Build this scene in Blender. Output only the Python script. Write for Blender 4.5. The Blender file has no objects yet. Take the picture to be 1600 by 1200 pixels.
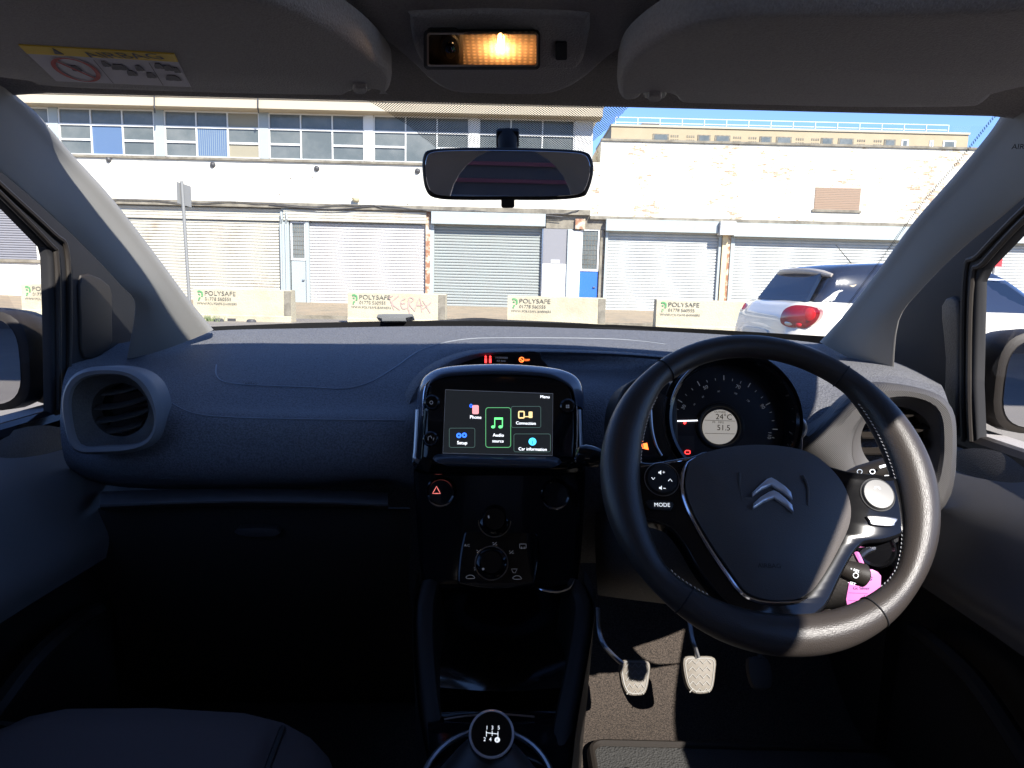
import bpy, math, random
from mathutils import Vector, Matrix
from mathutils.geometry import tessellate_polygon
random.seed(7)
S = bpy.context.scene
COL = S.collection
rad = math.radians
# ------------------------------------------------------------ camera, sky, sun, exposure
CZ = 1.25
PITCH, ROLL, FPX = rad(8.4), rad(1.4), 1100.0
FW = Vector((0, math.cos(PITCH), -math.sin(PITCH)))
_r0 = Vector((1, 0, 0)); _u0 = Vector((0, math.sin(PITCH), math.cos(PITCH)))
RT = _r0*math.cos(ROLL) + _u0*math.sin(ROLL)
UP = -_r0*math.sin(ROLL) + _u0*math.cos(ROLL)
CAM = Vector((0, 0, CZ))
cd = bpy.data.cameras.new('camera'); cam = bpy.data.objects.new('camera', cd); COL.objects.link(cam)
cd.sensor_width = 36; cd.lens = 36*FPX/1600; cd.clip_start = .02; cd.clip_end = 2000
cam.matrix_world = Matrix.Translation(CAM) @ Matrix((RT, UP, -FW)).transposed().to_4x4()
S.camera = cam
SUN = Vector((.37, -.70, .62)).normalized()
W = bpy.data.worlds.new('World'); S.world = W; W.use_nodes = True
nt = W.node_tree; bg = nt.nodes['Background']; sk = nt.nodes.new('ShaderNodeTexSky')
sk.sky_type = 'NISHITA'; sk.sun_disc = False
sk.sun_elevation = math.asin(SUN.z); sk.sun_rotation = math.atan2(SUN.x, SUN.y)
sk.altitude = 0; sk.air_density = .75; sk.dust_density = 0; sk.ozone_density = 2.5
tn = nt.nodes.new('ShaderNodeMix'); tn.data_type = 'RGBA'; tn.blend_type = 'MULTIPLY'; tn.inputs[0].default_value = 1; tn.inputs[7].default_value = (.46, .52, .66, 1)
nt.links.new(sk.outputs[0], tn.inputs[6]); nt.links.new(tn.outputs[2], bg.inputs[0]); bg.inputs[1].default_value = .08
ld = bpy.data.lights.new('sun', 'SUN'); ld.energy = 2.0; ld.angle = rad(.53); ld.color = (1, .95, .87)
lo = bpy.data.objects.new('sun', ld); COL.objects.link(lo); lo.location = SUN*40
lo.rotation_euler = SUN.to_track_quat('Z', 'Y').to_euler()
S.view_settings.view_transform = 'Standard'; S.view_settings.look = 'None'; S.view_settings.gamma = 1
S.view_settings.exposure = 2.5
S.cycles.use_denoising = True; S.cycles.max_bounces = 10; S.cycles.transparent_max_bounces = 12
S.cycles.diffuse_bounces = 5; S.cycles.glossy_bounces = 4; S.cycles.caustics_reflective = False
S.cycles.sample_clamp_indirect = 6

# ------------------------------------------------------------ pixel -> place helpers
def ray(px, py): return FW + RT*((px-800)/FPX) + UP*((600-py)/FPX)
def at(px, py, y):
    d = ray(px, py); return CAM + d*(y/d.y)
def atx(px, py, x):
    d = ray(px, py); return CAM + d*(x/d.x)
def atz(px, py, z):
    d = ray(px, py); return CAM + d*((z-CZ)/d.z)
class Plane:
    def __init__(s, o, n, u=None):
        s.o = Vector(o); s.n = Vector(n).normalized()
        u = Vector(u) if u is not None else Vector((1, 0, 0))
        s.u = (u - s.n*u.dot(s.n)).normalized(); s.v = s.n.cross(s.u).normalized()
    def uv(s, px, py, h=0):
        d = ray(px, py); t = (s.o + s.n*h - CAM).dot(s.n)/d.dot(s.n)
        q = CAM + d*t - s.o; return (q.dot(s.u), q.dot(s.v))
    def w(s, u, v, h=0): return s.o + s.u*u + s.v*v + s.n*h
    def off(s, h): return Plane(s.o + s.n*h, s.n, s.u)
def tilt(o, deg, yaw=0):
    a = rad(deg); y = rad(yaw)
    n = Vector((math.sin(y)*math.cos(a)*-1, -math.cos(y)*math.cos(a), math.sin(a)))
    return Plane(o, n, Vector((math.cos(y), -math.sin(y), 0)))
def cr(p0, p1, p2, p3, t):
    return [.5*((2*b)+(-a+c)*t+(2*a-5*b+4*c-d)*t*t+(-a+3*b-3*c+d)*t**3) for a, b, c, d in zip(p0, p1, p2, p3)]
def spline(pts, n=6, closed=True):
    out = []; N = len(pts)
    for i in range(N if closed else N-1):
        g = (lambda k: pts[k % N]) if closed else (lambda k: pts[min(max(k, 0), N-1)])
        for j in range(n): out.append(tuple(cr(g(i-1), g(i), g(i+1), g(i+2), j/n)))
    if not closed: out.append(tuple(pts[-1]))
    return out
def rrect(x0, y0, x1, y1, r, n=5):
    o = []
    for cx, cy, a in ((x1-r, y1-r, 0), (x0+r, y1-r, 90), (x0+r, y0+r, 180), (x1-r, y0+r, 270)):
        for k in range(n+1):
            t = rad(a+90*k/n); o.append((cx+r*math.cos(t), cy+r*math.sin(t)))
    return o
def circ(cx, cy, r, n=40, ry=None):
    return [(cx+r*math.cos(2*math.pi*k/n), cy+(ry or r)*math.sin(2*math.pi*k/n)) for k in range(n)]

# ------------------------------------------------------------ mesh builder
WL = {}
class MB:
    def __init__(s): s.v = []; s.f = []; s.m = []; s.cur = 0
    def add(s, vs, fs):
        b = len(s.v); s.v += [Vector(p) for p in vs]
        for f in fs: s.f.append([i+b for i in f]); s.m.append(s.cur)
        return s
    def box(s, a, b):
        x0, y0, z0 = a; x1, y1, z1 = b
        return s.add([(x0,y0,z0),(x1,y0,z0),(x1,y1,z0),(x0,y1,z0),(x0,y0,z1),(x1,y0,z1),(x1,y1,z1),(x0,y1,z1)],
            [(0,3,2,1),(4,5,6,7),(0,1,5,4),(1,2,6,5),(2,3,7,6),(3,0,4,7)])
    def rings(s, rings, cap0=True, cap1=True, closed=True):
        n = len(rings[0]); vs = [p for r in rings for p in r]; fs = []
        for k in range(len(rings)-1):
            for i in range(n if closed else n-1):
                j = (i+1) % n; fs.append((k*n+i, k*n+j, (k+1)*n+j, (k+1)*n+i))
        s.add(vs, fs)
        for ok, r in ((cap0, rings[0]), (cap1, rings[-1])):
            if ok:
                b = len(s.v); s.v += [Vector(p) for p in r]
                for t in tessellate_polygon([[Vector(p) for p in r]]): s.f.append([b+i for i in t]); s.m.append(s.cur)
        return s
    def slab(s, pts, pl, h0, h1, bev=0, nb=3, px=True, back=True):
        q = [pl.uv(x, y, h1) for x, y in pts] if px else list(pts)
        ar = sum(q[i-1][0]*q[i][1]-q[i][0]*q[i-1][1] for i in range(len(q)))
        if ar < 0: q.reverse()
        n = len(q); nor = []
        for i in range(n):
            a, b = Vector(q[i-1]), Vector(q[(i+1) % n]); d = b-a
            nor.append(Vector((-d.y, d.x)).normalized() if d.length > 0 else Vector((0, 0)))
        def ring(ins, h): return [pl.w(q[i][0]+nor[i].x*ins, q[i][1]+nor[i].y*ins, h) for i in range(n)]
        rs = [ring(0, h0)]
        if bev > 0:
            for k in range(nb+1):
                t = math.pi/2*k/nb; rs.append(ring(bev*(1-math.cos(t)), h1-bev+bev*math.sin(t)))
        else: rs.append(ring(0, h1))
        return s.rings(rs, back, True)
    def dome(s, pts, pl, h0, h1, rise, k=8, p=2.4, px=True):
        q = [pl.uv(x, y, h1) for x, y in pts] if px else list(pts)
        ar = sum(q[i-1][0]*q[i][1]-q[i][0]*q[i-1][1] for i in range(len(q)))
        if ar < 0: q.reverse()
        cx = sum(a for a, b in q)/len(q); cy = sum(b for a, b in q)/len(q)
        rs = [[pl.w(u, v, h0) for u, v in q]]
        for j in range(k+1):
            sc = 1-(j/k)**1.4*.98; h = h1+rise*(1-sc**p)
            rs.append([pl.w(cx+(u-cx)*sc, cy+(v-cy)*sc, h) for u, v in q])
        return s.rings(rs, True, True)
    def ringstrip(s, outer, inner, pl, h0, h1, px=True, hi=None):
        n = len(outer); f = (lambda p, h: pl.w(*pl.uv(p[0], p[1], h), h)) if px else (lambda p, h: pl.w(p[0], p[1], h))
        hi = h1 if hi is None else hi
        r = [[f(p, h0) for p in outer], [f(p, h1) for p in outer], [f(p, hi) for p in inner], [f(p, h0) for p in inner]]
        r.append(r[0]); return s.rings(r, False, False)
    def tube(s, path, r, n=10, closed=False, fl=1, updir=None, cap=True):
        P = [Vector(p) for p in path]; N = len(P); rs = []
        up = Vector(updir) if updir is not None else None; prev = None
        for i in range(N):
            if closed: t = P[(i+1) % N]-P[i-1]
            else: t = P[min(i+1, N-1)]-P[max(i-1, 0)]
            t.normalize()
            if up is not None: a = (up - t*up.dot(t)).normalized()
            elif prev is None: a = t.orthogonal().normalized()
            else: a = (prev - t*prev.dot(t)).normalized()
            prev = a; b = t.cross(a); ri = r[i] if isinstance(r, (list, tuple)) else r
            rs.append([P[i]+a*(ri*math.cos(2*math.pi*k/n)*fl)+b*(ri*math.sin(2*math.pi*k/n)) for k in range(n)])
        if closed: rs.append(rs[0]); return s.rings(rs, False, False)
        return s.rings(rs, cap, cap)
    def lathe(s, prof, o, ax, n=32):
        o = Vector(o); ax = Vector(ax).normalized(); a = ax.orthogonal().normalized(); b = ax.cross(a)
        rs = [[o+ax*h+(a*math.cos(2*math.pi*k/n)+b*math.sin(2*math.pi*k/n))*r for k in range(n)] for r, h in prof]
        return s.rings(rs, True, True)
    def text(s, txt, pl, x, y, h, px=True, rot=0, ext=.0004, hh=0, ctr=False, xs=1.0):
        if px:
            u, v = pl.uv(x, y, hh); u2, v2 = pl.uv(x, y-h, hh); h = math.hypot(u2-u, v2-v)
        else: u, v = x, y
        vs, fs, wd = glyphs(txt); k = h/.7
        c, sn = math.cos(rot), math.sin(rot); o = -wd*xs/2 if ctr else 0
        pts = []
        for p in vs:
            a = (p[0]*xs+o)*k; b = p[1]*k
            pts.append(pl.w(u+a*c-b*sn, v+a*sn+b*c, hh+ext))
        return s.add(pts, fs)
    def line(s, pts, pl, wd, px=True, hh=0, ext=.0005, closed=False):
        q = [Vector(pl.uv(x, y, hh)) if px else Vector((x, y)) for x, y in pts]
        if px:
            a = Vector(pl.uv(pts[0][0], pts[0][1], hh)); b = Vector(pl.uv(pts[0][0]+wd, pts[0][1], hh)); wd = (b-a).length
        N = len(q); L = []; R = []
        for i in range(N):
            d = (q[(i+1) % N]-q[i-1]) if closed else (q[min(i+1, N-1)]-q[max(i-1, 0)])
            d.normalize(); nn = Vector((-d.y, d.x))*wd/2; L.append(q[i]+nn); R.append(q[i]-nn)
        vs = [pl.w(p.x, p.y, hh+ext) for p in L+R]; fs = [(i, i+1, N+i+1, N+i) for i in range(N-1)]
        if closed: fs.append((N-1, 0, N, 2*N-1))
        return s.add(vs, fs)
    def build(s, name, mats, parent=None, smooth=True, angle=35):
        mats = mats if isinstance(mats, (list, tuple)) else [mats]
        lo = Vector([min(p[i] for p in s.v) for i in range(3)]); hi = Vector([max(p[i] for p in s.v) for i in range(3)])
        c = (lo+hi)/2
        if parent is None: c.z = lo.z
        me = bpy.data.meshes.new(name); me.from_pydata([p-c for p in s.v], [], s.f)
        for m in mats: me.materials.append(m)
        for i, p in enumerate(me.polygons): p.material_index = s.m[i]; p.use_smooth = smooth
        me.validate(); me.update()
        import bmesh
        bm = bmesh.new(); bm.from_mesh(me); bmesh.ops.remove_doubles(bm, verts=bm.verts, dist=1e-6)
        bmesh.ops.recalc_face_normals(bm, faces=bm.faces); bm.to_mesh(me); bm.free()
        if smooth: me.set_sharp_from_angle(angle=rad(angle))
        o = bpy.data.objects.new(name, me); COL.objects.link(o)
        WL[o] = c
        if parent is not None: o.parent = parent; o.location = c-WL[parent]
        else: o.location = c
        return o
_gc = {}; _fo = None
def glyphs(t):
    global _fo
    if t in _gc: return _gc[t]
    if _fo is None:
        cu = bpy.data.curves.new('lettering', 'FONT'); _fo = bpy.data.objects.new('lettering', cu); COL.objects.link(_fo)
        cu.resolution_u = 3
    _fo.data.body = t
    dg = bpy.context.evaluated_depsgraph_get(); dg.update()
    me = bpy.data.meshes.new_from_object(_fo.evaluated_get(dg))
    vs = [tuple(v.co) for v in me.vertices]; fs = [tuple(p.vertices) for p in me.polygons]
    bpy.data.meshes.remove(me); wd = max([v[0] for v in vs] or [0])
    _gc[t] = (vs, fs, wd); return _gc[t]
def patch(rows, nu=6, nv=6, pos=None):
    """rows of (px,py,depth) or world Vectors -> smooth grid"""
    W_ = [[p if isinstance(p, Vector) else at(*p) for p in r] for r in rows]
    rr = [spline([tuple(p) for p in r], nu, False) for r in W_]
    cols = [spline([r[i] for r in rr], nv, False) for i in range(len(rr[0]))]
    m = MB(); nr = len(cols[0]); nc = len(cols)
    vs = [cols[j][i] for i in range(nr) for j in range(nc)]
    m.add(vs, [(i*nc+j, i*nc+j+1, (i+1)*nc+j+1, (i+1)*nc+j) for i in range(nr-1) for j in range(nc-1)])
    return m
def thick(o, t=.008, off=-1):
    md = o.modifiers.new('thickness', 'SOLIDIFY'); md.thickness = t; md.offset = off; return o
def tag(o, label=None, cat=None, group=None, kind=None):
    if label: o['label'] = label
    if cat: o['category'] = cat
    if group: o['group'] = group
    if kind: o['kind'] = kind
    return o
def empty(name, loc, label=None, cat=None, group=None):
    o = bpy.data.objects.new(name, None); COL.objects.link(o); o.location = loc; o.empty_display_size = .2
    WL[o] = Vector(loc); return tag(o, label, cat, group)
def ctree(o, delta=None, parent=None):
    c = o.copy(); COL.objects.link(c)
    if parent is not None: c.parent = parent; c.matrix_parent_inverse = o.matrix_parent_inverse.copy()
    if delta is not None: c.location = o.location + Vector(delta)
    for ch in [k for k in list(COL.objects) if k.parent == o and k != c]: ctree(ch, None, c)
    return c

# ------------------------------------------------------------ materials
def M(name, col, rough=.5, metal=0, spec=.5, bump=None, var=None, coat=0, emit=None, estr=1, world=False):
    m = bpy.data.materials.new(name); m.use_nodes = True; t = m.node_tree; b = t.nodes['Principled BSDF']
    b.inputs['Base Color'].default_value = (*col, 1); b.inputs['Roughness'].default_value = rough
    b.inputs['Metallic'].default_value = metal; b.inputs['Specular IOR Level'].default_value = spec
    b.inputs['Coat Weight'].default_value = coat; b.inputs['Coat Roughness'].default_value = .05
    if emit: b.inputs['Emission Color'].default_value = (*emit, 1); b.inputs['Emission Strength'].default_value = estr
    tc = t.nodes.new('ShaderNodeTexCoord')
    src = tc.outputs['Object'] if not world else t.nodes.new('ShaderNodeNewGeometry').outputs['Position']
    if var:
        sc, c2, lo_, hi_ = var; n = t.nodes.new('ShaderNodeTexNoise'); n.inputs['Scale'].default_value = sc
        n.inputs['Detail'].default_value = 6; n.inputs['Roughness'].default_value = .65
        r = t.nodes.new('ShaderNodeMapRange'); r.inputs[1].default_value = lo_; r.inputs[2].default_value = hi_
        x = t.nodes.new('ShaderNodeMix'); x.data_type = 'RGBA'; x.inputs[6].default_value = (*col, 1); x.inputs[7].default_value = (*c2, 1)
        t.links.new(src, n.inputs['Vector']); t.links.new(n.outputs[0], r.inputs[0])
        t.links.new(r.outputs[0], x.inputs[0]); t.links.new(x.outputs[2], b.inputs['Base Color'])
    if bump:
        kind, sc, st, dist = bump
        if kind == 'noise':
            n = t.nodes.new('ShaderNodeTexNoise'); n.inputs['Detail'].default_value = 3; out = n.outputs[0]
        else:
            n = t.nodes.new('ShaderNodeTexVoronoi'); out = n.outputs['Distance']
        n.inputs['Scale'].default_value = sc; bp = t.nodes.new('ShaderNodeBump')
        bp.inputs['Strength'].default_value = st; bp.inputs['Distance'].default_value = dist
        t.links.new(tc.outputs['Object'], n.inputs['Vector']); t.links.new(out, bp.inputs['Height']); t.links.new(bp.outputs[0], b.inputs['Normal'])
    return m
def weave(name, col, col2, sx, sy, rough=.5, dist=.0006, rot=45):
    m = M(name, col, rough); t = m.node_tree; b = t.nodes['Principled BSDF']; tc = t.nodes.new('ShaderNodeTexCoord')
    mp = t.nodes.new('ShaderNodeMapping'); mp.inputs['Rotation'].default_value = (0, rad(rot), 0)
    t.links.new(tc.outputs['Object'], mp.inputs[0]); outs = []
    for ax, sc in (('X', sx), ('Z', sy)):
        w = t.nodes.new('ShaderNodeTexWave'); w.bands_direction = ax; w.inputs['Scale'].default_value = sc; t.links.new(mp.outputs[0], w.inputs[0]); outs.append(w.outputs[1])
    k = t.nodes.new('ShaderNodeMath'); k.operation = 'MULTIPLY'; t.links.new(outs[0], k.inputs[0]); t.links.new(outs[1], k.inputs[1])
    x = t.nodes.new('ShaderNodeMix'); x.data_type = 'RGBA'; x.inputs[6].default_value = (*col, 1); x.inputs[7].default_value = (*col2, 1)
    t.links.new(k.outputs[0], x.inputs[0]); t.links.new(x.outputs[2], b.inputs['Base Color'])
    bp = t.nodes.new('ShaderNodeBump'); bp.inputs['Distance'].default_value = dist; bp.inputs['Strength'].default_value = .8
    t.links.new(k.outputs[0], bp.inputs['Height']); t.links.new(bp.outputs[0], b.inputs['Normal']); return m
def glassmix(name, tint=(.96, .98, .97), gl=.06, rough=0, dust=0):
    m = bpy.data.materials.new(name); m.use_nodes = True; t = m.node_tree; t.nodes.clear()
    o = t.nodes.new('ShaderNodeOutputMaterial'); a = t.nodes.new('ShaderNodeBsdfTransparent'); g = t.nodes.new('ShaderNodeBsdfGlossy')
    a.inputs[0].default_value = (*tint, 1); g.inputs['Roughness'].default_value = rough; x = t.nodes.new('ShaderNodeMixShader')
    x.inputs[0].default_value = gl; t.links.new(a.outputs[0], x.inputs[1]); t.links.new(g.outputs[0], x.inputs[2])
    if dust:
        d = t.nodes.new('ShaderNodeBsdfTranslucent'); y = t.nodes.new('ShaderNodeMixShader'); n = t.nodes.new('ShaderNodeTexNoise'); n.inputs['Scale'].default_value = 14; n.inputs['Detail'].default_value = 8
        c = t.nodes.new('ShaderNodeTexCoord'); k = t.nodes.new('ShaderNodeMapRange'); k.inputs[1].default_value = .35; k.inputs[2].default_value = .75; k.inputs[3].default_value = dust*.5; k.inputs[4].default_value = dust*2
        t.links.new(c.outputs['Object'], n.inputs['Vector']); t.links.new(n.outputs[0], k.inputs[0]); t.links.new(k.outputs[0], y.inputs[0]); t.links.new(x.outputs[0], y.inputs[1]); t.links.new(d.outputs[0], y.inputs[2]); t.links.new(y.outputs[0], o.inputs[0])
    else: t.links.new(x.outputs[0], o.inputs[0])
    return m

m_head = M('headliner_fabric', (.33, .30, .28), .95, spec=.1, bump=('noise', 900, .5, .001), var=(600, (.19, .175, .17), .35, .65))
m_visor = M('visor_vinyl', (.40, .38, .38), .85, spec=.15, bump=('noise', 700, .9, .0012), var=(500, (.34, .322, .322), .4, .6))
m_dash = M('dash_plastic', (.150, .152, .165), .6, spec=.4, bump=('noise', 420, 1, .0018), var=(420, (.082, .084, .092), .42, .6))
m_dashlow = M('dash_lower_plastic', (.072, .066, .062), .5, spec=.35, bump=('noise', 500, .8, .001), var=(500, (.045, .042, .04), .42, .6))
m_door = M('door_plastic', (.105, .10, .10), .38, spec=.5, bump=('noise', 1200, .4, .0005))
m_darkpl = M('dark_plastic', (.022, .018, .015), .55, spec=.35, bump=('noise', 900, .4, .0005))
m_gloss = M('gloss_black', (.006, .006, .007), .08, spec=.5)
m_pillar = M('pillar_trim', (.30, .29, .275), .75, spec=.25, bump=('noise', 900, .3, .0005))
m_seal = M('rubber_seal', (.016, .016, .018), .7, spec=.3)
m_leather = M('wheel_leather', (.045, .038, .034), .36, spec=.5, bump=('voronoi', 1000, .4, .0004))
m_pad = M('airbag_cover_plastic', (.10, .088, .08), .5, spec=.4, bump=('noise', 900, .6, .0006))
m_chrome = M('chrome', (.8, .81, .84), .1, 1)
m_badge = M('badge_silver', (.78, .79, .82), .28, .55)
m_satin = M('satin_silver', (.45, .45, .46), .3, 1)
m_vinyl_l = weave('carbon_pattern_trim', (.085, .08, .077), (.03, .028, .027), 160, 160, .5)
m_vinyl_p = M('vent_trim_grey', (.16, .16, .17), .5, spec=.4, bump=('noise', 1000, .4, .0005))
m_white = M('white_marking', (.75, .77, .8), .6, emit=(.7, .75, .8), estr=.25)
m_grey = M('grey_marking', (.36, .37, .40), .6, emit=(.5, .52, .56), estr=.02)
m_screen = M('screen_glass', (.006, .007, .009), .12, spec=.4, emit=(.02, .024, .03), estr=.12)
def em(name, c, s): return M(name, c, .5, emit=c, estr=s)
e_red = em('red_light', (.9, .03, .03), 1.0); e_or = em('orange_light', (1, .16, .03), .7); e_green = em('green_icon', (.12, .75, .2), .45)
e_blue = em('blue_icon', (.03, .14, .9), .5); e_cyan = em('cyan_icon', (.06, .5, .85), .5); e_tan = em('tan_icon', (.8, .55, .25), .35)
e_pink = em('pink_icon', (.8, .3, .32), .3); e_white = em('white_text', (.7, .72, .78), .6); e_box = em('menu_outline', (.05, .09, .08), .3)
m_carpet = M('carpet', (.11, .088, .072), .98, spec=.05, bump=('noise', 500, 1, .003), var=(350, (.03, .027, .025), .35, .65))
m_mat = M('rubber_mat', (.07, .069, .066), .5, spec=.4, bump=('voronoi', 260, 1, .0015))
m_seat = M('seat_fabric', (.11, .085, .078), .95, spec=.1, bump=('noise', 600, .6, .001))
m_glass = glassmix('windscreen_glass', (.97, .985, .975), .04, dust=.012)
m_sglass = glassmix('side_glass', (.9, .9, .92), .05)
m_mirror = M('mirror_silver', (.62, .62, .64), .01, 1)

# ============================================================ THE CAR WE SIT IN
CX = -.012
car = empty('car', (CX, .9, 0), 'right-hand-drive hatchback seen from inside, black dashboard, steering wheel and grey pillars round the windscreen', 'car')
# ---- body shell (roof, pillars, doors, floor)
zr = CZ+.37  # roof raised out of view to let the sun reach the wheel hub
hl = patch([[Vector((x, y, z)) for x in (-.66, -.56, -.3, 0, .3, .56, .66)] for y, z in ((-1.5, zr-.1), (-1.2, zr), (-.4, zr+.012), (.12, zr-.01), (.34, CZ+.28), (.50, CZ+.225), (.62, CZ+.203), (.74, CZ+.192), (.79, CZ+.186))], 4, 4)
for v in hl.v:
    a = abs(v.x)
    if a > .52: v.z -= (a-.52)**1.5*.6
headliner = thick(hl.build('headliner', m_head, car), .03, 1)
# windscreen
gl = patch([[Vector((x*k, y+.03*(1-(x/.55)**2), z)) for x in (-.62, -.4, -.2, 0, .2, .4, .62)] for y, z, k in ((.85, CZ+.188, .90), (1.05, CZ+.095, 1.03), (1.25, CZ-.002, 1.15), (1.42, CZ-.09, 1.25))], 4, 5)
ws = gl.build('windscreen', m_glass, car)
# dot pattern band printed behind the mirror, one sheet of dots
m_dots = bpy.data.materials.new('frit_dots'); m_dots.use_nodes = True; t = m_dots.node_tree; t.nodes.clear()
_o = t.nodes.new('ShaderNodeOutputMaterial'); _tr = t.nodes.new('ShaderNodeBsdfTransparent'); _d = t.nodes.new('ShaderNodeBsdfDiffuse'); _d.inputs[0].default_value = (.01, .01, .01, 1)
_tc = t.nodes.new('ShaderNodeTexCoord'); _mp = t.nodes.new('ShaderNodeMapping'); _mp.inputs['Rotation'].default_value = (0, 0, rad(45)); _mp.inputs['Scale'].default_value = (420, 420, 0)
_v = t.nodes.new('ShaderNodeTexVoronoi'); _v.inputs['Scale'].default_value = 1; _v.inputs['Randomness'].default_value = 0; _v.voronoi_dimensions = '2D'
_m = t.nodes.new('ShaderNodeMath'); _m.operation = 'LESS_THAN'; _m.inputs[1].default_value = .36; _x = t.nodes.new('ShaderNodeMixShader')
t.links.new(_tc.outputs['Object'], _mp.inputs[0]); t.links.new(_mp.outputs[0], _v.inputs['Vector']); t.links.new(_v.outputs['Distance'], _m.inputs[0])
t.links.new(_m.outputs[0], _x.inputs[0]); t.links.new(_tr.outputs[0], _x.inputs[1]); t.links.new(_d.outputs[0], _x.inputs[2]); t.links.new(_x.outputs[0], _o.inputs[0])
def onglass(px, py, off=.003):
    d = ray(px, py); lo_, hi_ = .7, 1.45
    def f(t_):
        p = CAM+d*(t_/d.y); y = p.y; g = [(.85, .188), (1.05, .095), (1.25, -.002), (1.42, -.09), (1.65, -.21)]
        yy = y-.03*(1-(p.x/.55)**2)
        for (y0, z0), (y1, z1) in zip(g, g[1:]):
            if yy <= y1 or y1 == 1.65: return p.z-CZ-(z0+(z1-z0)*(yy-y0)/(y1-y0))
    for _ in range(40):
        mid = (lo_+hi_)/2
        if f(mid) < 0: lo_ = mid
        else: hi_ = mid
    return CAM+d*(lo_/d.y)-Vector((0, off, off*1.6))
dm = MB(); rws = []
for yy, xl, xr in ((138, 560, 1010), (152, 575, 990), (172, 610, 972), (192, 640, 953), (212, 664, 930), (238, 700, 905)):
    rws.append([onglass(xl+(xr-xl)*k/10, yy) for k in range(11)])
dm.add([p for r in rws for p in r], [(i*11+j, i*11+j+1, (i+1)*11+j+1, (i+1)*11+j) for i in range(5) for j in range(10)])
dots = dm.build('windscreen_dot_band', m_dots, ws)
# black printed edge along the foot of the glass
fe = [(250, 505), (330, 509), (480, 503), (640, 500), (800, 501), (960, 506), (1120, 514), (1290, 524), (1400, 532)]
fm = MB(); A = [onglass(x, y, .001) for x, y in fe]; B = [onglass(x, y+22, .001) for x, y in fe]
fm.add(A+B, [(i, i+1, len(A)+i+1, len(A)+i) for i in range(len(A)-1)])
fm.build('windscreen_edge_print', m_seal, ws)
sm = MB(); es = [onglass(x, y, -.004) for x, y in ((1578, 150), (1560, 188), (1500, 262), (1440, 330), (1385, 405), (1330, 480), (1290, 528))]
es2 = [onglass(x-3.5, y-1.8, -.004) for x, y in ((1578, 150), (1560, 188), (1500, 262), (1440, 330), (1385, 405), (1330, 480), (1290, 528))]
sm.add(es+es2, [(i, i+1, 8+i, 7+i) for i in range(6)]); sm.build('windscreen_side_print', m_dots, ws)
# A-pillars
pl_in = [(-18, 95, .76), (20, 146, .80), (58, 180, .86), (108, 238, .94), (175, 312, 1.02), (245, 402, 1.12), (292, 466, 1.2), (332, 516, 1.27)]
pl_out = [(-150, 120, .66), (-90, 190, .72), (-20, 250, .80), (50, 308, .88), (120, 372, .97), (190, 445, 1.06), (212, 478, 1.12), (198, 560, 1.18)]
def pillar(inn, out, name):
    rows = []
    for i, o in zip(inn, out):
        i = (i[0], i[1], i[2]*.985); q = [Vector(at(i[0], i[1], i[2]+.05)), Vector(at(*i))]
        a, b = at(*i), at(*o)
        for k, bul in ((.15, .010), (.5, .018), (.85, .010)):
            q.append(a.lerp(b, k)+Vector((0, -bul, -bul*.4)))
        q.append(b); q.append(b+Vector((0, .05, 0))); rows.append(q)
    return patch(rows, 4, 4).build(name, m_pillar, car)
lp = pillar(pl_in, pl_out, 'windscreen_pillar')
pr_in = [(1640, 100, .74), (1578, 165, .80), (1545, 212, .86), (1488, 280, .94), (1425, 352, 1.03), (1372, 425, 1.12), (1320, 492, 1.2), (1282, 535, 1.26)]
pr_out = [(1760, 150, .66), (1700, 225, .72), (1620, 290, .80), (1562, 340, .88), (1500, 390, .96), (1440, 450, 1.04), (1404, 500, 1.1), (1396, 585, 1.16)]
rp = pillar(pr_in, pr_out, 'windscreen_pillar')
am = MB(); am.text('AIRBAG', Plane(at(1590, 232, .80)-Vector((0, .022, .006)), (-.35, -.9, -.1)), 1580, 233, 8); am.build('airbag_lettering', m_darkpl, rp)
# door frames (dark) around the side windows and quarter panels
XD = .72
def doorpl(sx): return Plane((sx*XD, 1, CZ), (-sx, 0, 0), (0, 1, 0))
LF = [(-260, 90), (-60, 250), (0, 308), (75, 386), (79, 402), (82, 500), (84, 612), (84, 655), (130, 700), (215, 620), (222, 540), (226, 474), (196, 440), (134, 380), (62, 308), (0, 256), (-60, 204), (-240, 50)]
RF = [(1860, 130), (1660, 292), (1600, 350), (1536, 418), (1526, 440), (1522, 600), (1526, 700), (1440, 720), (1380, 640), (1386, 560), (1394, 496), (1434, 440), (1494, 382), (1556, 330), (1600, 288), (1660, 236), (1840, 80)]
ldoor = MB().slab(LF, doorpl(-1), -.004, .012, .006).build('door_frame', m_seal, car)
rdoor = MB().slab(RF, doorpl(1), -.004, .012, .006).build('door_frame', m_seal, car)
for fr, sx, pts in ((ldoor, -1, [(-60, 232), (0, 288), (80, 362), (104, 392), (108, 500), (106, 640)]), (rdoor, 1, [(1680, 256), (1600, 326), (1530, 398), (1508, 426), (1504, 600), (1506, 690)]),
                    (ldoor, -1, [(-60, 246), (0, 303), (76, 380), (88, 402), (91, 500), (92, 640)]), (rdoor, 1, [(1680, 274), (1600, 343), (1538, 410), (1519, 436), (1514, 600), (1517, 690)])):
    MB().tube([doorpl(sx).w(*doorpl(sx).uv(x, y, .014), .014) for x, y in spline(pts, 5, False)], .0045, 8).build('window_seal', m_darkpl, fr)
MB().slab(spline([(1470, 478), (1494, 470), (1496, 560), (1492, 660), (1474, 660), (1476, 560)], 3), doorpl(1), .01, .02, .005).build('quarter_trim', m_dashlow, rdoor)
MB().slab(spline([(128, 430), (172, 446), (176, 500), (172, 545), (132, 560), (126, 500)], 3), doorpl(-1), .01, .016, .004).build('quarter_trim', m_darkpl, ldoor)
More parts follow.
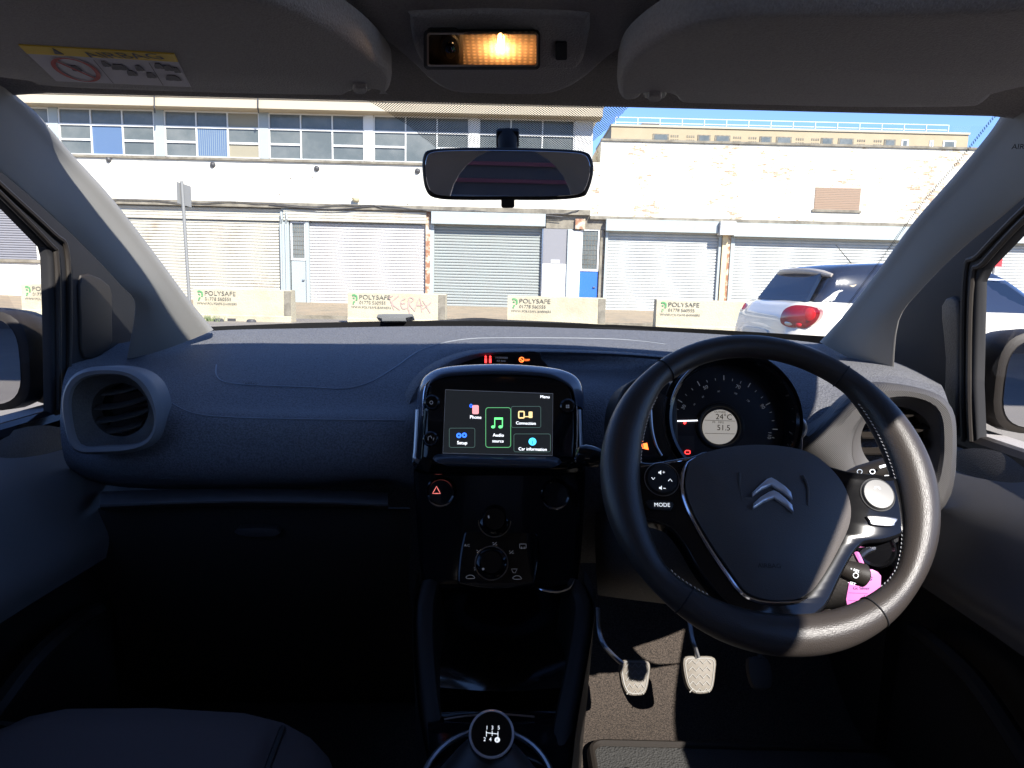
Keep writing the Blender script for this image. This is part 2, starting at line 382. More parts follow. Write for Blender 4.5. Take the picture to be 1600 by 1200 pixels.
# rest of the shell: roof rails, rear pillars, door inner panels, floor, tailgate
sh = MB()
for sx in (-1, 1):
    sh.tube([(sx*.60, -1.5, zr-.10), (sx*.62, -1.0, zr-.02), (sx*.625, -.2, zr-.005), (sx*.62, .12, zr-.01), (sx*.62, .32, CZ+.30), (sx*.615, .5, CZ+.225), (sx*.60, .72, CZ+.165)], .022, 10)
    sh.rings([[(sx*x, y, z) for x, y, z in ((.60, -.20, zr-.03), (.66, -.20, zr-.05), (.76, -.20, 1.05), (.70, -.20, 1.05))], [(sx*x, y, z) for x, y, z in ((.60, -.34, zr-.03), (.66, -.34, zr-.05), (.76, -.34, 1.05), (.70, -.34, 1.05))]])  # B-pillar set back, out of view, to clear the sun's path to the floor
    sh.rings([[(sx*x, y, z) for x, y, z in ((.56, -1.3, zr-.03), (.64, -1.3, zr-.05), (.76, -1.3, 1.1), (.68, -1.3, 1.1))], [(sx*x, y, z) for x, y, z in ((.5, -1.6, zr-.1), (.6, -1.6, zr-.1), (.74, -1.6, 1.0), (.66, -1.6, 1.0))]])
    sh.box((min(sx*.73, sx*.80), -1.6, .25), (max(sx*.73, sx*.80), 1.2, 1.02))
kp = MB()
for sx in (-1, 1): kp.box((min(sx*.69, sx*.80), 1.201, .25), (max(sx*.69, sx*.80), 1.75, 1.02))
kp.box((-.8, 1.70, .25), (.8, 1.74, 1.06)); kp.build('bulkhead', m_darkpl, car)
shell = sh.build('cabin_side', m_visor, car)
ro = MB(); ro.rings([[(x, y, z+.05-.06*(abs(x)/.62)**3) for x in [-.66+.11*k for k in range(13)]] for y, z in ((-1.62, zr-.13), (-1.3, zr-.02), (-.4, zr+.03), (.14, zr+.015), (.36, CZ+.32), (.55, CZ+.25), (.80, CZ+.205))], False, False, False)
m_carpaint = M('car_paint_grey', (.25, .25, .26), .3, spec=.5, coat=1)
thick(ro.build('roof', m_carpaint, car), .01, 1)
def rearwall():
    m = MB(); out = [(-.68, -.55), (.68, -.55), (.68, .50), (.5, .60), (-.5, .60), (-.68, .50)]
    arch = [(-.30, -.02)]+[(.28*math.cos(a), .10+.27*math.sin(a)) for a in [math.pi-math.pi*k/16 for k in range(0, 17)]]+[(.30, -.02)]
    pl = Plane((CX, -1.6, 1.0), (0, 1, 0), (-1, 0, 0))
    o3 = [Vector((p[0], p[1], 0)) for p in out]; i3 = [Vector((p[0], p[1], 0)) for p in arch[::-1]]
    al = o3+i3; tr = tessellate_polygon([o3, i3]); m.add([pl.w(p.x, p.y) for p in al], tr); return m
thick(rearwall().build('tailgate', m_visor, car), .04, -1)
# ---- door cards
def card(sx):
    prof = [(.735, -.225), (.715, -.235), (.70, -.25), (.665, -.30), (.635, -.36), (.62, -.40), (.63, -.435), (.70, -.48), (.712, -.60), (.712, -.80), (.72, -.97)]
    rows = []
    for x, z in prof:
        r = []
        for y in (-1.2, .3, .6, .85, 1.0, 1.12, 1.25):
            sink = 0
            if z < -.42: sink = -.035*max(0, 1-abs(y-.95)/.25)*(1 if z > -.85 else 0)
            yy = max(0, y-.75); r.append(Vector((sx*(x-.0-sink*-1*0) - sx*(.06*yy if -.5 < z < -.25 else 0), y, CZ+z-(.25*max(0, .95-y)*0))))
        rows.append(r)
    d_ = patch(rows[:7], 4, 4).build('door_panel', m_door, car); patch(rows[6:], 4, 4).build('door_lower_panel', m_darkpl, d_); return d_  # shade of the lower door put into its darker plastic
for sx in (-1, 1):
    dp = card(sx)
    lab = [(sx*.722, y, CZ-.236) for y in (-.2, .4, .8, 1.14)]
    MB().tube(lab, .018, 10, fl=1).build('window_sill', m_gloss if sx < 0 else m_darkpl, dp)
    # speaker grille ring / handle bump on upper front of the panel
    gp = Plane((sx*.69, .98, CZ-.27), (-sx, -.1, .45), (0, 1, 0))
    MB().dome([( .10*math.cos(a), .045*math.sin(a)) for a in [2*math.pi*k/28 for k in range(28)]], gp, -.01, .002, .006, px=False).build('speaker_cover', m_dashlow, dp)
    pk = MB(); pk.tube(spline([(sx*.685, .80, CZ-.62), (sx*.655, .9, CZ-.54), (sx*.65, 1.0, CZ-.53), (sx*.68, 1.1, CZ-.56)], 5, False), .014, 8); pk.build('door_pocket', m_darkpl, dp)
    # side glass
    g = MB(); g.add([(sx*.735, 1.12, CZ-.19), (sx*.735, -.19, CZ-.19), (sx*.64, -.19, zr-.03), (sx*.635, .3, CZ+.29), (sx*.63, .72, CZ+.16), (sx*.69, .93, CZ+.02)], [(0, 1, 2, 3, 4, 5)])
    g.build('side_window', m_sglass, car, smooth=False)
# ---- floor and toe board
fl = patch([[Vector((x, y, z)) for x in (-.75, -.3, 0, .3, .75)] for y, z in ((-1.6, .30), (.2, .36), (.9, .38), (1.20, .385), (1.36, .44), (1.52, .60), (1.60, .80), (1.60, 1.02))], 4, 5)  # footwell raised so sun coming over the sill lands on pedals and carpet
fl.build('floor_carpet', m_carpet, car)
# ---- front seats
def seat(x, yf, zt, h=True):
    st = empty_part = None
    m = MB(); n = 24
    rs = []
    for y, w, z0, z1 in ((yf-.52, .20, .45, zt-.02), (yf-.40, .24, .42, zt-.03), (yf-.2, .25, .4, zt-.03), (yf-.08, .245, .42, zt-.005), (yf-.02, .225, .45, zt-.02), (yf+.02, .17, .5, zt-.07)):
        zc = (z0+z1)/2; rs.append([(x+w*(abs(math.cos(a))**.55)*(1 if math.cos(a) > 0 else -1), y, zc+(z1-z0)/2*(abs(math.sin(a))**.8)*(1 if math.sin(a) > 0 else -1)) for a in [2*math.pi*k/n for k in range(n)]])
    m.rings(rs); s0 = m.build('front_seat', m_seat, car)
    MB().tube([(x-.17, yf-.42, zt-.020), (x-.175, yf-.2, zt-.026), (x-.17, yf-.07, zt-.008), (x-.15, yf-.015, zt-.055)], .004, 6).build('seat_seam', m_darkpl, s0); MB().tube([(x+.17, yf-.42, zt-.020), (x+.175, yf-.2, zt-.026), (x+.17, yf-.07, zt-.008), (x+.15, yf-.015, zt-.055)], .004, 6).build('seat_seam', m_darkpl, s0)
    b = MB(); rs = []
    for z, w, y, d in ((zt-.05, .22, yf-.50, .07), (zt+.1, .25, yf-.54, .07), (zt+.3, .25, yf-.60, .06), (zt+.48, .21, yf-.66, .05), (zt+.54, .17, yf-.68, .035)):
        rs.append([(x+w*(abs(math.cos(a))**.6)*(1 if math.cos(a) > 0 else -1), y+d*math.sin(a), z) for a in [2*math.pi*k/n for k in range(n)]])
    b.rings(rs); b.build('backrest', m_seat, s0)
seat(-.42, .80, CZ-.50); seat(.36, .28, CZ-.66)
# ---- dashboard
D = 1.0
rows = [
 [(120, 552, 1.19), (200, 534, 1.27), (330, 517, 1.33), (480, 513, 1.36), (640, 510, 1.37), (785, 510, 1.37), (930, 514, 1.37), (1060, 519, 1.36), (1200, 528, 1.34), (1300, 540, 1.29), (1400, 566, 1.2), (1470, 600, 1.12)],
 [(112, 566, 1.13), (190, 552, 1.22), (330, 527, 1.27), (480, 524, 1.29), (640, 524, 1.30), (785, 523, 1.30), (930, 525, 1.30), (1060, 532, 1.29), (1200, 541, 1.27), (1300, 553, 1.22), (1400, 573, 1.15), (1476, 612, 1.08)],
 [(104, 580, 1.09), (185, 570, 1.15), (330, 556, 1.17), (480, 552, 1.18), (640, 548, 1.19), (785, 543, 1.20), (930, 545, 1.20), (1060, 552, 1.19), (1200, 566, 1.15), (1300, 577, 1.13), (1400, 589, 1.10), (1482, 630, 1.05)],
 [(98, 600, 1.06), (182, 586, 1.09), (330, 592, 1.08), (480, 590, 1.09), (640, 586, 1.10), (785, 575, 1.19), (930, 574, 1.19), (1060, 585, 1.15), (1200, 596, 1.10), (1300, 608, 1.07), (1400, 612, 1.05), (1488, 650, 1.03)],
 [(95, 630, 1.04), (185, 610, 1.02), (320, 630, 1.01), (480, 632, 1.02), (640, 630, 1.03), (785, 620, 1.06), (930, 612, 1.07), (1060, 640, 1.10), (1200, 640, 1.06), (1300, 648, 1.02), (1400, 640, 1.01), (1492, 680, 1.01)],
 [(94, 660, 1.02), (185, 650, .98), (320, 655, .97), (480, 657, .975), (640, 659, .98), (785, 680, 1.02), (930, 680, 1.03), (1060, 700, 1.08), (1200, 700, 1.03), (1300, 690, .985), (1400, 680, .97), (1494, 710, .99)],
 [(96, 695, 1.01), (185, 700, .965), (320, 705, .955), (480, 707, .955), (640, 708, .96), (785, 740, 1.01), (930, 740, 1.02), (1060, 760, 1.06), (1200, 760, 1.02), (1300, 750, .975), (1400, 740, .965), (1492, 745, .985)],
 [(104, 725, 1.01), (185, 735, .97), (320, 742, .96), (480, 744, .96), (640, 745, .965), (785, 800, 1.01), (930, 800, 1.02), (1060, 820, 1.04), (1200, 820, 1.02), (1300, 810, .99), (1400, 790, .975), (1482, 780, .99)],
 [(125, 745, 1.04), (190, 755, 1.0), (320, 758, .99), (480, 758, .99), (640, 758, .99), (785, 850, 1.03), (930, 850, 1.04), (1060, 880, 1.04), (1200, 880, 1.03), (1300, 860, 1.01), (1400, 830, 1.0), (1460, 800, 1.02)],
 [(140, 752, 1.08), (200, 762, 1.05), (320, 764, 1.05), (480, 764, 1.05), (640, 764, 1.05), (785, 880, 1.06), (930, 880, 1.07), (1060, 910, 1.06), (1200, 915, 1.05), (1300, 890, 1.05), (1400, 850, 1.05), (1450, 815, 1.06)],
]
dash = patch(rows, 5, 5).build('dashboard', m_dash, car, angle=60)
# glovebox, shelf lip and lower edge
lip = patch([[(158, 768, 1.02), (250, 765, 1.01), (380, 763, 1.005), (500, 765, 1.005), (606, 770, 1.01)], [(156, 776, .985), (250, 775, .975), (380, 773, .970), (500, 774, .970), (606, 778, .975)],
             [(156, 792, .955), (250, 788, .945), (380, 785, .940), (500, 787, .940), (606, 791, .945)], [(158, 797, 1.04), (250, 794, 1.03), (380, 790, 1.03), (500, 792, 1.03), (606, 796, 1.04)]], 5, 4)
lip.build('glovebox_shelf', m_door, dash)
gbx = patch([[(x, 794, 1.03) for x in (120, 250, 380, 500, 640)], [(x, 800, 1.02) for x in (130, 250, 380, 500, 640)], [(x, 860, 1.02) for x in (145, 250, 380, 500, 640)], [(x, 930, 1.05) for x in (170, 260, 380, 500, 640)], [(x, 1000, 1.12) for x in (190, 270, 380, 500, 650)], [(x, 1080, 1.22) for x in (200, 270, 380, 500, 655)], [(x, 1110, 1.4) for x in (200, 270, 380, 500, 655)]], 5, 4)  # bottom rows run on past the door, a dark filler for the shaded footwell
gb = gbx.build('glovebox_door', m_darkpl, car)
gpl = tilt(at(400, 830, 1.01), -5)
hb = MB().slab(spline([(370, 826), (431, 827), (429, 839), (375, 838)], 2), gpl, -.01, .006, .002); hb.build('glovebox_latch', m_dashlow, gb)
# moulded seam lines on the passenger side (thin raised beads)
from mathutils.bvhtree import BVHTree
_bv = BVHTree.FromPolygons([v.co+WL[dash] for v in dash.data.vertices], [tuple(p.vertices) for p in dash.data.polygons])
def ondash(px, py, lift=0):
    d = ray(px, py).normalized(); h_ = _bv.ray_cast(CAM, d)
    return (h_[0] - d*lift) if h_[0] is not None else at(px, py, 1.0)
def bead(pts, r, mt, name='seam'):
    return MB().tube([ondash(p[0], p[1], r*.35) for p in spline([q_[:2] for q_ in pts], 6, False)], r, 6).build(name, mt, dash)
m_bead = M('seam_highlight', (.20, .215, .24), .5)
bead([(238, 606, 1.025), (262, 626, 1.005), (300, 645, .985), (360, 652, .972), (480, 655, .972), (632, 657, .977)], .0013, m_bead)
bead([(338, 570, 1.13), (338, 586, 1.095), (352, 597, 1.07), (400, 602, 1.065), (480, 605, 1.068), (540, 607, 1.07), (580, 596, 1.09), (620, 572, 1.135), (660, 546, 1.185), (720, 531, 1.23), (800, 528, 1.25), (960, 530, 1.26), (1040, 538, 1.24)], .0012, m_bead)
bead([(1242, 684, 1.0), (1290, 668, .985), (1330, 640, .985), (1352, 620, 1.0), (1400, 612, 1.03)], .0014, m_vinyl_p)
MB().text('AIRBAG', Plane(ondash(400, 600, .003), (0, -.75, .65)), 382, 601, 3.2, px=True).build('airbag_embossing', m_darkpl, dash)
# brow over the warning lamps
br = patch([[(622, 640, 1.04), (640, 600, 1.06), (668, 572, 1.08), (710, 553, 1.12), (760, 545, 1.15), (850, 545, 1.16), (960, 549, 1.16), (1050, 556, 1.15)],
            [(632, 648, 1.02), (652, 606, 1.04), (680, 578, 1.06), (716, 560, 1.10), (762, 551, 1.13), (850, 550, 1.145), (960, 553, 1.145), (1050, 560, 1.14)],
            [(644, 655, 1.04), (662, 612, 1.06), (690, 586, 1.08), (720, 568, 1.12), (764, 557, 1.15), (850, 556, 1.17), (960, 557, 1.17), (1050, 564, 1.17)]], 5, 4)
br.build('instrument_brow', m_dash, dash)
wp = tilt(at(800, 562, 1.14), 12)
wl = MB().slab(spline([(700, 556), (760, 548), (836, 549), (846, 560), (850, 584), (700, 584)], 3), wp, -.01, .0, .001).build('warning_light_panel', m_gloss, car)
m = MB()
for x in (759, 766): m.line([(x, 567), (x, 560)], wp, 3.4, hh=.001); m.slab(circ(x, 557.5, 1.6, 10), wp, .001, .0015)
m.build('seat_belt_light', e_red, wl)
m = MB(); m.text('PASSENGER', wp, 774, 560, 2.6, hh=.001); m.text('AIR BAG', wp, 776, 565, 2.6, hh=.001); m.build('panel_lettering', m_grey, wl)
m = MB(); m.line(circ(815, 562, 3.6, 20), wp, 1.2, hh=.001, closed=True); m.line([(812, 560), (818, 565)], wp, 1.4, hh=.001); m.text('OFF', wp, 820, 564, 3, hh=.001); m.build('airbag_off_light', e_or, wl)
# ---- side vents
def vent(outer, ringmat, hole, c, r, dep, name, yaw, holey=None, slat=4, tl=6):
    pl = tilt(at(c[0], c[1], dep), tl, yaw)
    o = spline(outer, 6); h = spline(hole, 6) if hole else None
    n = 48
    def resamp(pp):  # by angle round the centre
        cc = pl.uv(*c); q = [pl.uv(x, y) for x, y in pp]; out = []
        for k in range(n):
            a = 2*math.pi*k/n; best = None
            d = Vector((math.cos(a), math.sin(a)))
            for i in range(len(q)):
                p0 = Vector(q[i-1])-Vector(cc); p1 = Vector(q[i])-Vector(cc); e = p1-p0
                den = d.x*e.y-d.y*e.x
                if abs(den) < 1e-12: continue
                t_ = (p0.x*e.y-p0.y*e.x)/den; s_ = (p0.x*d.y-p0.y*d.x)/den
                if t_ > 0 and -1e-6 <= s_ <= 1+1e-6: best = t_ if best is None else max(best, t_)
            out.append((cc[0]+d.x*(best or .05), cc[1]+d.y*(best or .05)))
        return out
    O = resamp(o); H = resamp(h); cu = pl.uv(*c)
    C = [(cu[0]+(r*math.cos(2*math.pi*k/n)), cu[1]+(r*math.sin(2*math.pi*k/n))) for k in range(n)]
    def mix(A_, B_, k): return [(a[0]+(b[0]-a[0])*k, a[1]+(b[1]-a[1])*k) for a, b in zip(A_, B_)]
    f = MB(); rs = []
    for q, hh in ((O, -.05), (O, -.012), (mix(O, H, .12), -.003), (mix(O, H, .45), .004), (mix(O, H, .85), .003), (H, -.002)):
        rs.append([pl.w(u, v, hh) for u, v in q])
    f.rings(rs, False, False); v = f.build('air_vent', ringmat, car)
    g = MB(); rs = []
    for q, hh in ((H, -.0015), (mix(H, C, .1), -.004), (mix(H, C, .6), -.012), (C, -.016), (mix(C, C, 0), -.05)):
        rs.append([pl.w(u, vv, hh) for u, vv in q])
    g.rings(rs, False, False); g.build('vent_funnel', m_dashlow if name == 'l' else m_vinyl_s, v)
    bk = MB(); bk.slab([(cu[0]+r*1.05*math.cos(a), cu[1]+r*1.05*math.sin(a)) for a in [2*math.pi*k/32 for k in range(32)]], pl, -.06, -.05, px=False); bk.build('vent_duct', m_gloss, v)
    for k in range(slat):
        yv = r*(-.72+1.44*k/(slat-1)); hw = math.sqrt(max(0, r*r-yv*yv))*.97; L = []
        for j in range(9):
            xx = -hw+2*hw*j/8; L.append((cu[0]+xx, cu[1]+yv+.22*xx+.12*(hw*hw-xx*xx)/r*-1))
        s_ = MB(); a = [pl.w(u, vv, -.018) for u, vv in L]; b = [pl.w(u, vv+.006, -.034) for u, vv in L]; c2 = [pl.w(u, vv-.0022, -.019) for u, vv in L]; d2 = [pl.w(u, vv+.004, -.036) for u, vv in L]
        s_.rings([[a[j], b[j], d2[j], c2[j]] for j in range(9)], True, True); s_.build('vent_louvre', m_dashlow if name == 'l' else m_darkpl, v)
    return v
m_vinyl_s = M('vent_bezel_grey', (.08, .075, .072), .5, bump=('noise', 900, .4, .0005))
vl = vent([(94, 650), (96, 610), (118, 580), (165, 572), (212, 580), (240, 605), (250, 650), (240, 690), (205, 708), (150, 712), (110, 704)], m_vinyl_p,
     [(112, 648), (114, 612), (132, 592), (165, 586), (200, 590), (224, 612), (240, 648), (236, 676), (215, 692), (165, 696), (126, 694)], (180, 642), .037, .935, 'l', -8)
vr = vent([(1500, 690), (1496, 645), (1474, 618), (1420, 602), (1372, 600), (1330, 622), (1296, 656), (1250, 690), (1285, 740), (1330, 790), (1400, 800), (1460, 812), (1490, 780), (1498, 735)], m_vinyl_l,
     [(1470, 690), (1466, 650), (1448, 630), (1410, 622), (1368, 634), (1340, 668), (1332, 706), (1345, 738), (1380, 760), (1430, 770), (1458, 755), (1468, 720)], (1408, 690), .046, .925, 'r', 10)
# ---- infotainment and centre stack
sp = tilt(at(782, 655, .935), 14)
O = spline([(655, 640), (660, 600), (675, 581), (706, 572), (780, 568), (850, 573), (888, 582), (908, 600), (914, 650), (912, 712), (904, 741), (780, 744), (653, 741), (648, 712)], 5)
iu = MB().slab(O, sp, -.09, .006, .024, 7).build('infotainment_unit', m_gloss, car)
# inset panel face
MB().slab(spline([(668, 640), (672, 606), (690, 592), (780, 588), (868, 594), (888, 606), (896, 640), (894, 700), (884, 722), (780, 728), (676, 720), (668, 700)], 5), sp, .004, .0075, .001).build('panel_face', m_gloss, iu)
fr = spline([(660, 650), (664, 606), (680, 590), (706, 584), (780, 581), (852, 586), (878, 594), (896, 612), (902, 650), (900, 712), (892, 724)], 6, False)
MB().tube([sp.w(*sp.uv(x, y, .007), .007) for x, y in fr], .0012, 6).build('bezel_line', m_chrome, iu)
ho = [(651, 640), (655, 606), (668, 585), (700, 573), (780, 569), (856, 574), (894, 585), (910, 606), (913, 640)]; hi_ = [(663, 640), (668, 610), (680, 595), (706, 587), (780, 584), (852, 588), (880, 598), (896, 612), (901, 640)]
patch([[sp.w(*sp.uv(x, y+dy, h), h) for x, y in q] for q, h, dy in ((ho, -.03, 2), (ho, -.010, 0), (hi_, .0085, -7), (hi_, .0095, -2), (hi_, .006, 1))], 5, 4).build('unit_hood', M('hood_sky_sheen', (.07, .085, .12), .22, coat=.6), iu)  # blue-grey base colour carries the sky's reflection on the glossy top
lf = [(652, 640), (649, 700), (648, 716), (655, 722)]; rf_ = [(905, 640), (908, 700), (906, 716), (898, 720)]
for q in (lf, rf_): MB().tube([sp.w(*sp.uv(x, y, .004), .004) for x, y in spline(q, 5, False)], .0028, 8).build('side_strip', m_satin, iu)
sc_ = MB().slab([(696, 609), (864, 615), (863, 712), (692, 708)], sp, .006, .009, .0006, 1).build('screen', m_screen, iu, smooth=False)
H = .0093
MB().line([(696, 609), (864, 615), (863, 712), (692, 708)], sp, .8, hh=H, closed=True).build('screen_border', m_grey, iu)
led = patch([[sp.w(*sp.uv(x, y, h), h) for x, y in r] for h, r in ((.008, [(676, 716), (692, 709), (780, 711), (862, 713), (878, 722)]), (.016, [(682, 722), (700, 717), (780, 719), (856, 721), (872, 727)]), (.015, [(696, 727), (710, 727), (780, 729), (846, 730), (860, 731)]), (.004, [(702, 731), (720, 731), (780, 733), (840, 733), (856, 733)]))], 5, 4)
led.build('screen_ledge', M('ledge_gloss', (.05, .055, .065), .15), iu)
def ui(name, mt, fn):
    m = MB(); fn(m); m.build(name, mt, iu, smooth=False)
for tx, x, y, h in (('Menu', 844, 622, 4.6), ('Phone', 734, 654, 5), ('Connection', 806, 663, 4.6), ('Audio', 770, 682, 5), ('source', 769, 691, 4.6), ('Setup', 714, 694, 5), ('Car information', 810, 703.5, 4.8)):
    ui('menu_text', e_white, lambda m: m.text(tx, sp, x, y, h, hh=H))
for bb_ in ((702, 669, 742, 699), (803, 678, 860, 706), (799, 635, 845, 668)): ui('menu_frame', e_box, lambda m: m.line(rrect(*bb_, 3), sp, .7, hh=H, closed=True))
ui('selected_menu_frame', em('green_line', (.08, .3, .12), .35), lambda m: m.line(rrect(759, 637, 798, 699, 4), sp, .9, hh=H, closed=True))
def note(m):
    m.slab(circ(770.5, 667, 3.0, 14, 2.2), sp, H, H+.0004); m.slab(circ(782, 667, 3.2, 14, 2.3), sp, H, H+.0004)
    m.line([(773, 667), (773, 653)], sp, 1.3, hh=H); m.line([(785, 667), (785, 653)], sp, 1.3, hh=H); m.line([(772.4, 654), (785.6, 654)], sp, 3, hh=H)
ui('music_icon', e_green, note)
ui('phone_icon', e_pink, lambda m: m.slab(rrect(738, 633, 748, 647, 2), sp, H, H+.0004))
ui('bluetooth_icon', e_blue, lambda m: m.line(circ(736, 634, 1.8, 10, 2.4), sp, 1.2, hh=H, closed=True))
ui('setup_icon', e_blue, lambda m: [m.line(circ(717, 680.5, 2.8, 14), sp, 2.6, hh=H, closed=True), m.line(circ(725.5, 680, 2.8, 14), sp, 2.6, hh=H, closed=True)])
ui('connection_icon', e_tan, lambda m: [m.line(rrect(810.5, 643, 819, 653, 1.5), sp, 2, hh=H, closed=True), m.line([(820, 651), (826, 651)], sp, 1.4, hh=H), m.slab(rrect(826, 643, 832, 653, 1.2), sp, H, H+.0004)])
ui('information_icon', e_cyan, lambda m: m.slab(circ(832, 690, 6, 24), sp, H, H+.0004))
ui('information_letter', m_darkpl, lambda m: m.text('i', sp, 830.6, 694, 8, hh=H+.0006))
for x, y, ic in ((675, 629, 0), (673, 686, 1), (887, 635, 2)):
    k = MB(); o = sp.w(*sp.uv(x, y, .007), .007); k.lathe([(.0105, 0), (.0105, .003), (.0085, .0045), (.0078, .0038), (.002, .0042)], o, sp.n, 28); kb = k.build('panel_button', m_gloss, iu)
    q = MB(); q.line([(x+10*math.cos(a), y+10*math.sin(a)) for a in [rad(-100+12*j) for j in range(12)]], sp, 1.2, hh=.0085)
    if ic == 0: q.line(circ(x-1, y, 2.4, 12), sp, .9, hh=.0115, closed=True)
    elif ic == 1: q.line([(x-4, y+2), (x-4, y-3), (x, y-5), (x+2, y-1)], sp, 1, hh=.0115); q.line([(x+4, y+2), (x+5, y-2)], sp, 1, hh=.0115)
    else: [q.slab(rrect(x-2.6+dx, y-2.6+dy, x-.3+dx, y-.3+dy, .3, 1), sp, .0115, .0118) for dx in (0, 2.9) for dy in (0, 2.9)]
    q.build('button_marking', m_grey, iu)
# lower gloss stack with climate controls
st = tilt(at(775, 820, .955), 8)
stack = MB().slab(spline([(644, 730), (652, 712), (780, 716), (905, 712), (916, 730), (912, 830), (906, 900), (898, 920), (870, 928), (780, 930), (690, 928), (664, 920), (656, 900), (650, 830)], 5), st, -.12, .012, .012, 4).build('centre_console', m_gloss, car)
climate = tilt(at(775, 860, .935), 26)
cp = MB().slab(spline([(722, 842), (740, 800), (780, 776), (826, 800), (842, 842), (838, 905), (826, 916), (775, 922), (726, 916), (714, 905)], 5), climate, -.03, .004, .004, 3).build('climate_panel', m_gloss, car)
def knob(x, y, r, h, name, par, pl=climate, ring=True):
    o = pl.w(*pl.uv(x, y, .004), .004); k = MB()
    k.lathe([(r*1.35, 0), (r*1.32, .003), (r*1.15, .005), (r, .006), (r*.95, h*.9), (r*.85, h), (r*.2, h*.97)], o, pl.n, 36); kb = k.build(name, m_gloss, par)
    if ring: MB().tube([o+pl.n*(.0045)+(pl.u*math.cos(a)+pl.v*math.sin(a))*r*1.32 for a in [2*math.pi*j/40 for j in range(40)]], .0008, 6, closed=True).build('knob_ring', m_satin, par)
    return kb
knob(773, 814, .017, .024, 'temperature_knob', cp); knob(768, 880, .017, .022, 'airflow_knob', cp)
q = MB(); hh = .005
for a in range(-70, 71, 28): q.line([(773+33*math.sin(rad(a)), 812-31*math.cos(rad(a))), (773+36*math.sin(rad(a)), 812-34*math.cos(rad(a)))], climate, 1.2, hh=.011)
q.build('temperature_scale', m_grey, cp); q = MB(); q.text('A/C', climate, 725, 854, 4, hh=hh); q.build('climate_lettering', m_grey, cp)
for x, y in ((773, 850), (748, 862), (799, 863), (744, 889)):
    q = MB(); q.slab(circ(x-2.5, y-2, .9, 8), climate, hh, hh+.0003); q.line([(x-3, y+2), (x, y), (x+3, y-3)], climate, .9, hh=hh)
    q.line([(x+1, y+2), (x+4, y+1)], climate, .8, hh=hh); q.build('airflow_icon', m_grey, cp)
q = MB()
q.line(rrect(812, 850, 822, 856.5, .8, 2), climate, .8, hh=hh, closed=True); q.line([(815, 858), (815, 854)], climate, .8, hh=hh); q.line([(819, 858), (819, 854)], climate, .8, hh=hh)
q.build('demist_icon', m_grey, cp); q = MB(); q.line([(799, 889), (808, 889), (805, 895), (802, 895)], climate, .8, hh=hh, closed=True); q.build('demist_icon', m_grey, cp)
for x, y in ((735, 902), (808, 903)): q = MB(); q.line(spline([(x-7, y), (x-3, y-3), (x+3, y-3), (x+7, y+1), (x+3, y+2), (x-4, y+2)], 3), climate, .8, hh=hh, closed=True); q.build('car_icon', m_grey, cp)
q = MB(); q.slab(circ(755, 889, 2, 10), climate, hh+.02, hh+.021)
q.build('knob_pointer', m_grey, cp); q = MB(); q.slab([(769+a, 812+b) for a, b in ((-7, -6), (-5, -7), (-4, -3), (-6, -2))], climate, .028, .029)
q.build('knob_pointer', m_grey, cp)
for x, y, hz in ((689, 768, 1), (868, 772, 0)):
    o = st.w(*st.uv(x, y, .012), .012); k = MB(); k.lathe([(.021, -.004), (.021, .004), (.019, .006), (.0165, .004), (.004, .0035)], o, st.n, 32)
    kb = k.build('hazard_button' if hz else 'blank_button', m_gloss, stack)
    cr_ = MB().tube([o+st.n*.0045+(st.u*math.cos(a)+st.v*math.sin(a))*.0195 for a in [rad(205+9*j) for j in range(15)]], [.0003+.0021*math.sin(math.pi*j/14) for j in range(15)], 8).build('button_glint', m_chrome, stack)  # chrome crescent shaped as the bright reflection along the button's lower edge
    if hz:
        MB().tube([st.w(*st.uv(x, y, .0175), .0175) for x, y in ((676, 771), (682, 771), (688, 771), (685, 765.5), (682, 760), (679, 765.5))], .0006, 6, closed=True).build('hazard_triangle', em('hazard_pink', (.75, .18, .16), .25), stack)
MB().tube([at(*p) for p in spline([(838, 917, .93), (850, 923, .925), (872, 925, .925), (890, 919, .925), (898, 905, .93)], 4, False)], [.0004+.0022*math.sin(math.pi*j/16) for j in range(17)], 8).build('pocket_rim', m_chrome, stack)
# tunnel sides and cubby
tl = []
for name, pts in (('l', [(660, 905, .94), (652, 940, .915), (650, 1000, .88), (655, 1080, .82), (664, 1150, .765), (680, 1230, .70)]), ('r', [(908, 905, .94), (924, 945, .92), (918, 1010, .87), (906, 1080, .81), (894, 1150, .755), (884, 1230, .69)])):
    a = [at(*p) for p in spline(pts, 5, False)]; sg = -1 if name == 'l' else 1
    rs = [[p+Vector(d) for d in ((-sg*.03, .03, -.10), (-sg*.026, 0, -.01), (-sg*.018, -.006, .003), (-sg*.006, -.008, .003), (sg*.002, -.004, -.004), (sg*.004, .004, -.03), (-sg*.012, .06, -.55))] for p in a]
    patch(rs, 4, 2).build('tunnel_side', m_darkpl, stack)
patch([[(655, 915, .98), (785, 920, .98), (915, 915, .98)], [(660, 1000, .97), (785, 1000, .99), (905, 1000, .97)], [(664, 1090, .93), (785, 1100, .95), (900, 1090, .93)], [(668, 1120, .79), (785, 1114, .80), (896, 1120, .79)], [(670, 1180, .72), (785, 1180, .72), (888, 1180, .72)], [(680, 1260, .62), (785, 1260, .62), (885, 1260, .62)]], 5, 4).build('tunnel_top', m_gloss, stack)
MB().tube([at(*p) for p in spline([(694, 1124, .78), (735, 1118, .78), (785, 1116, .78), (835, 1120, .78)], 5, False)], .0012, 6).build('cubby_edge', m_satin, stack)
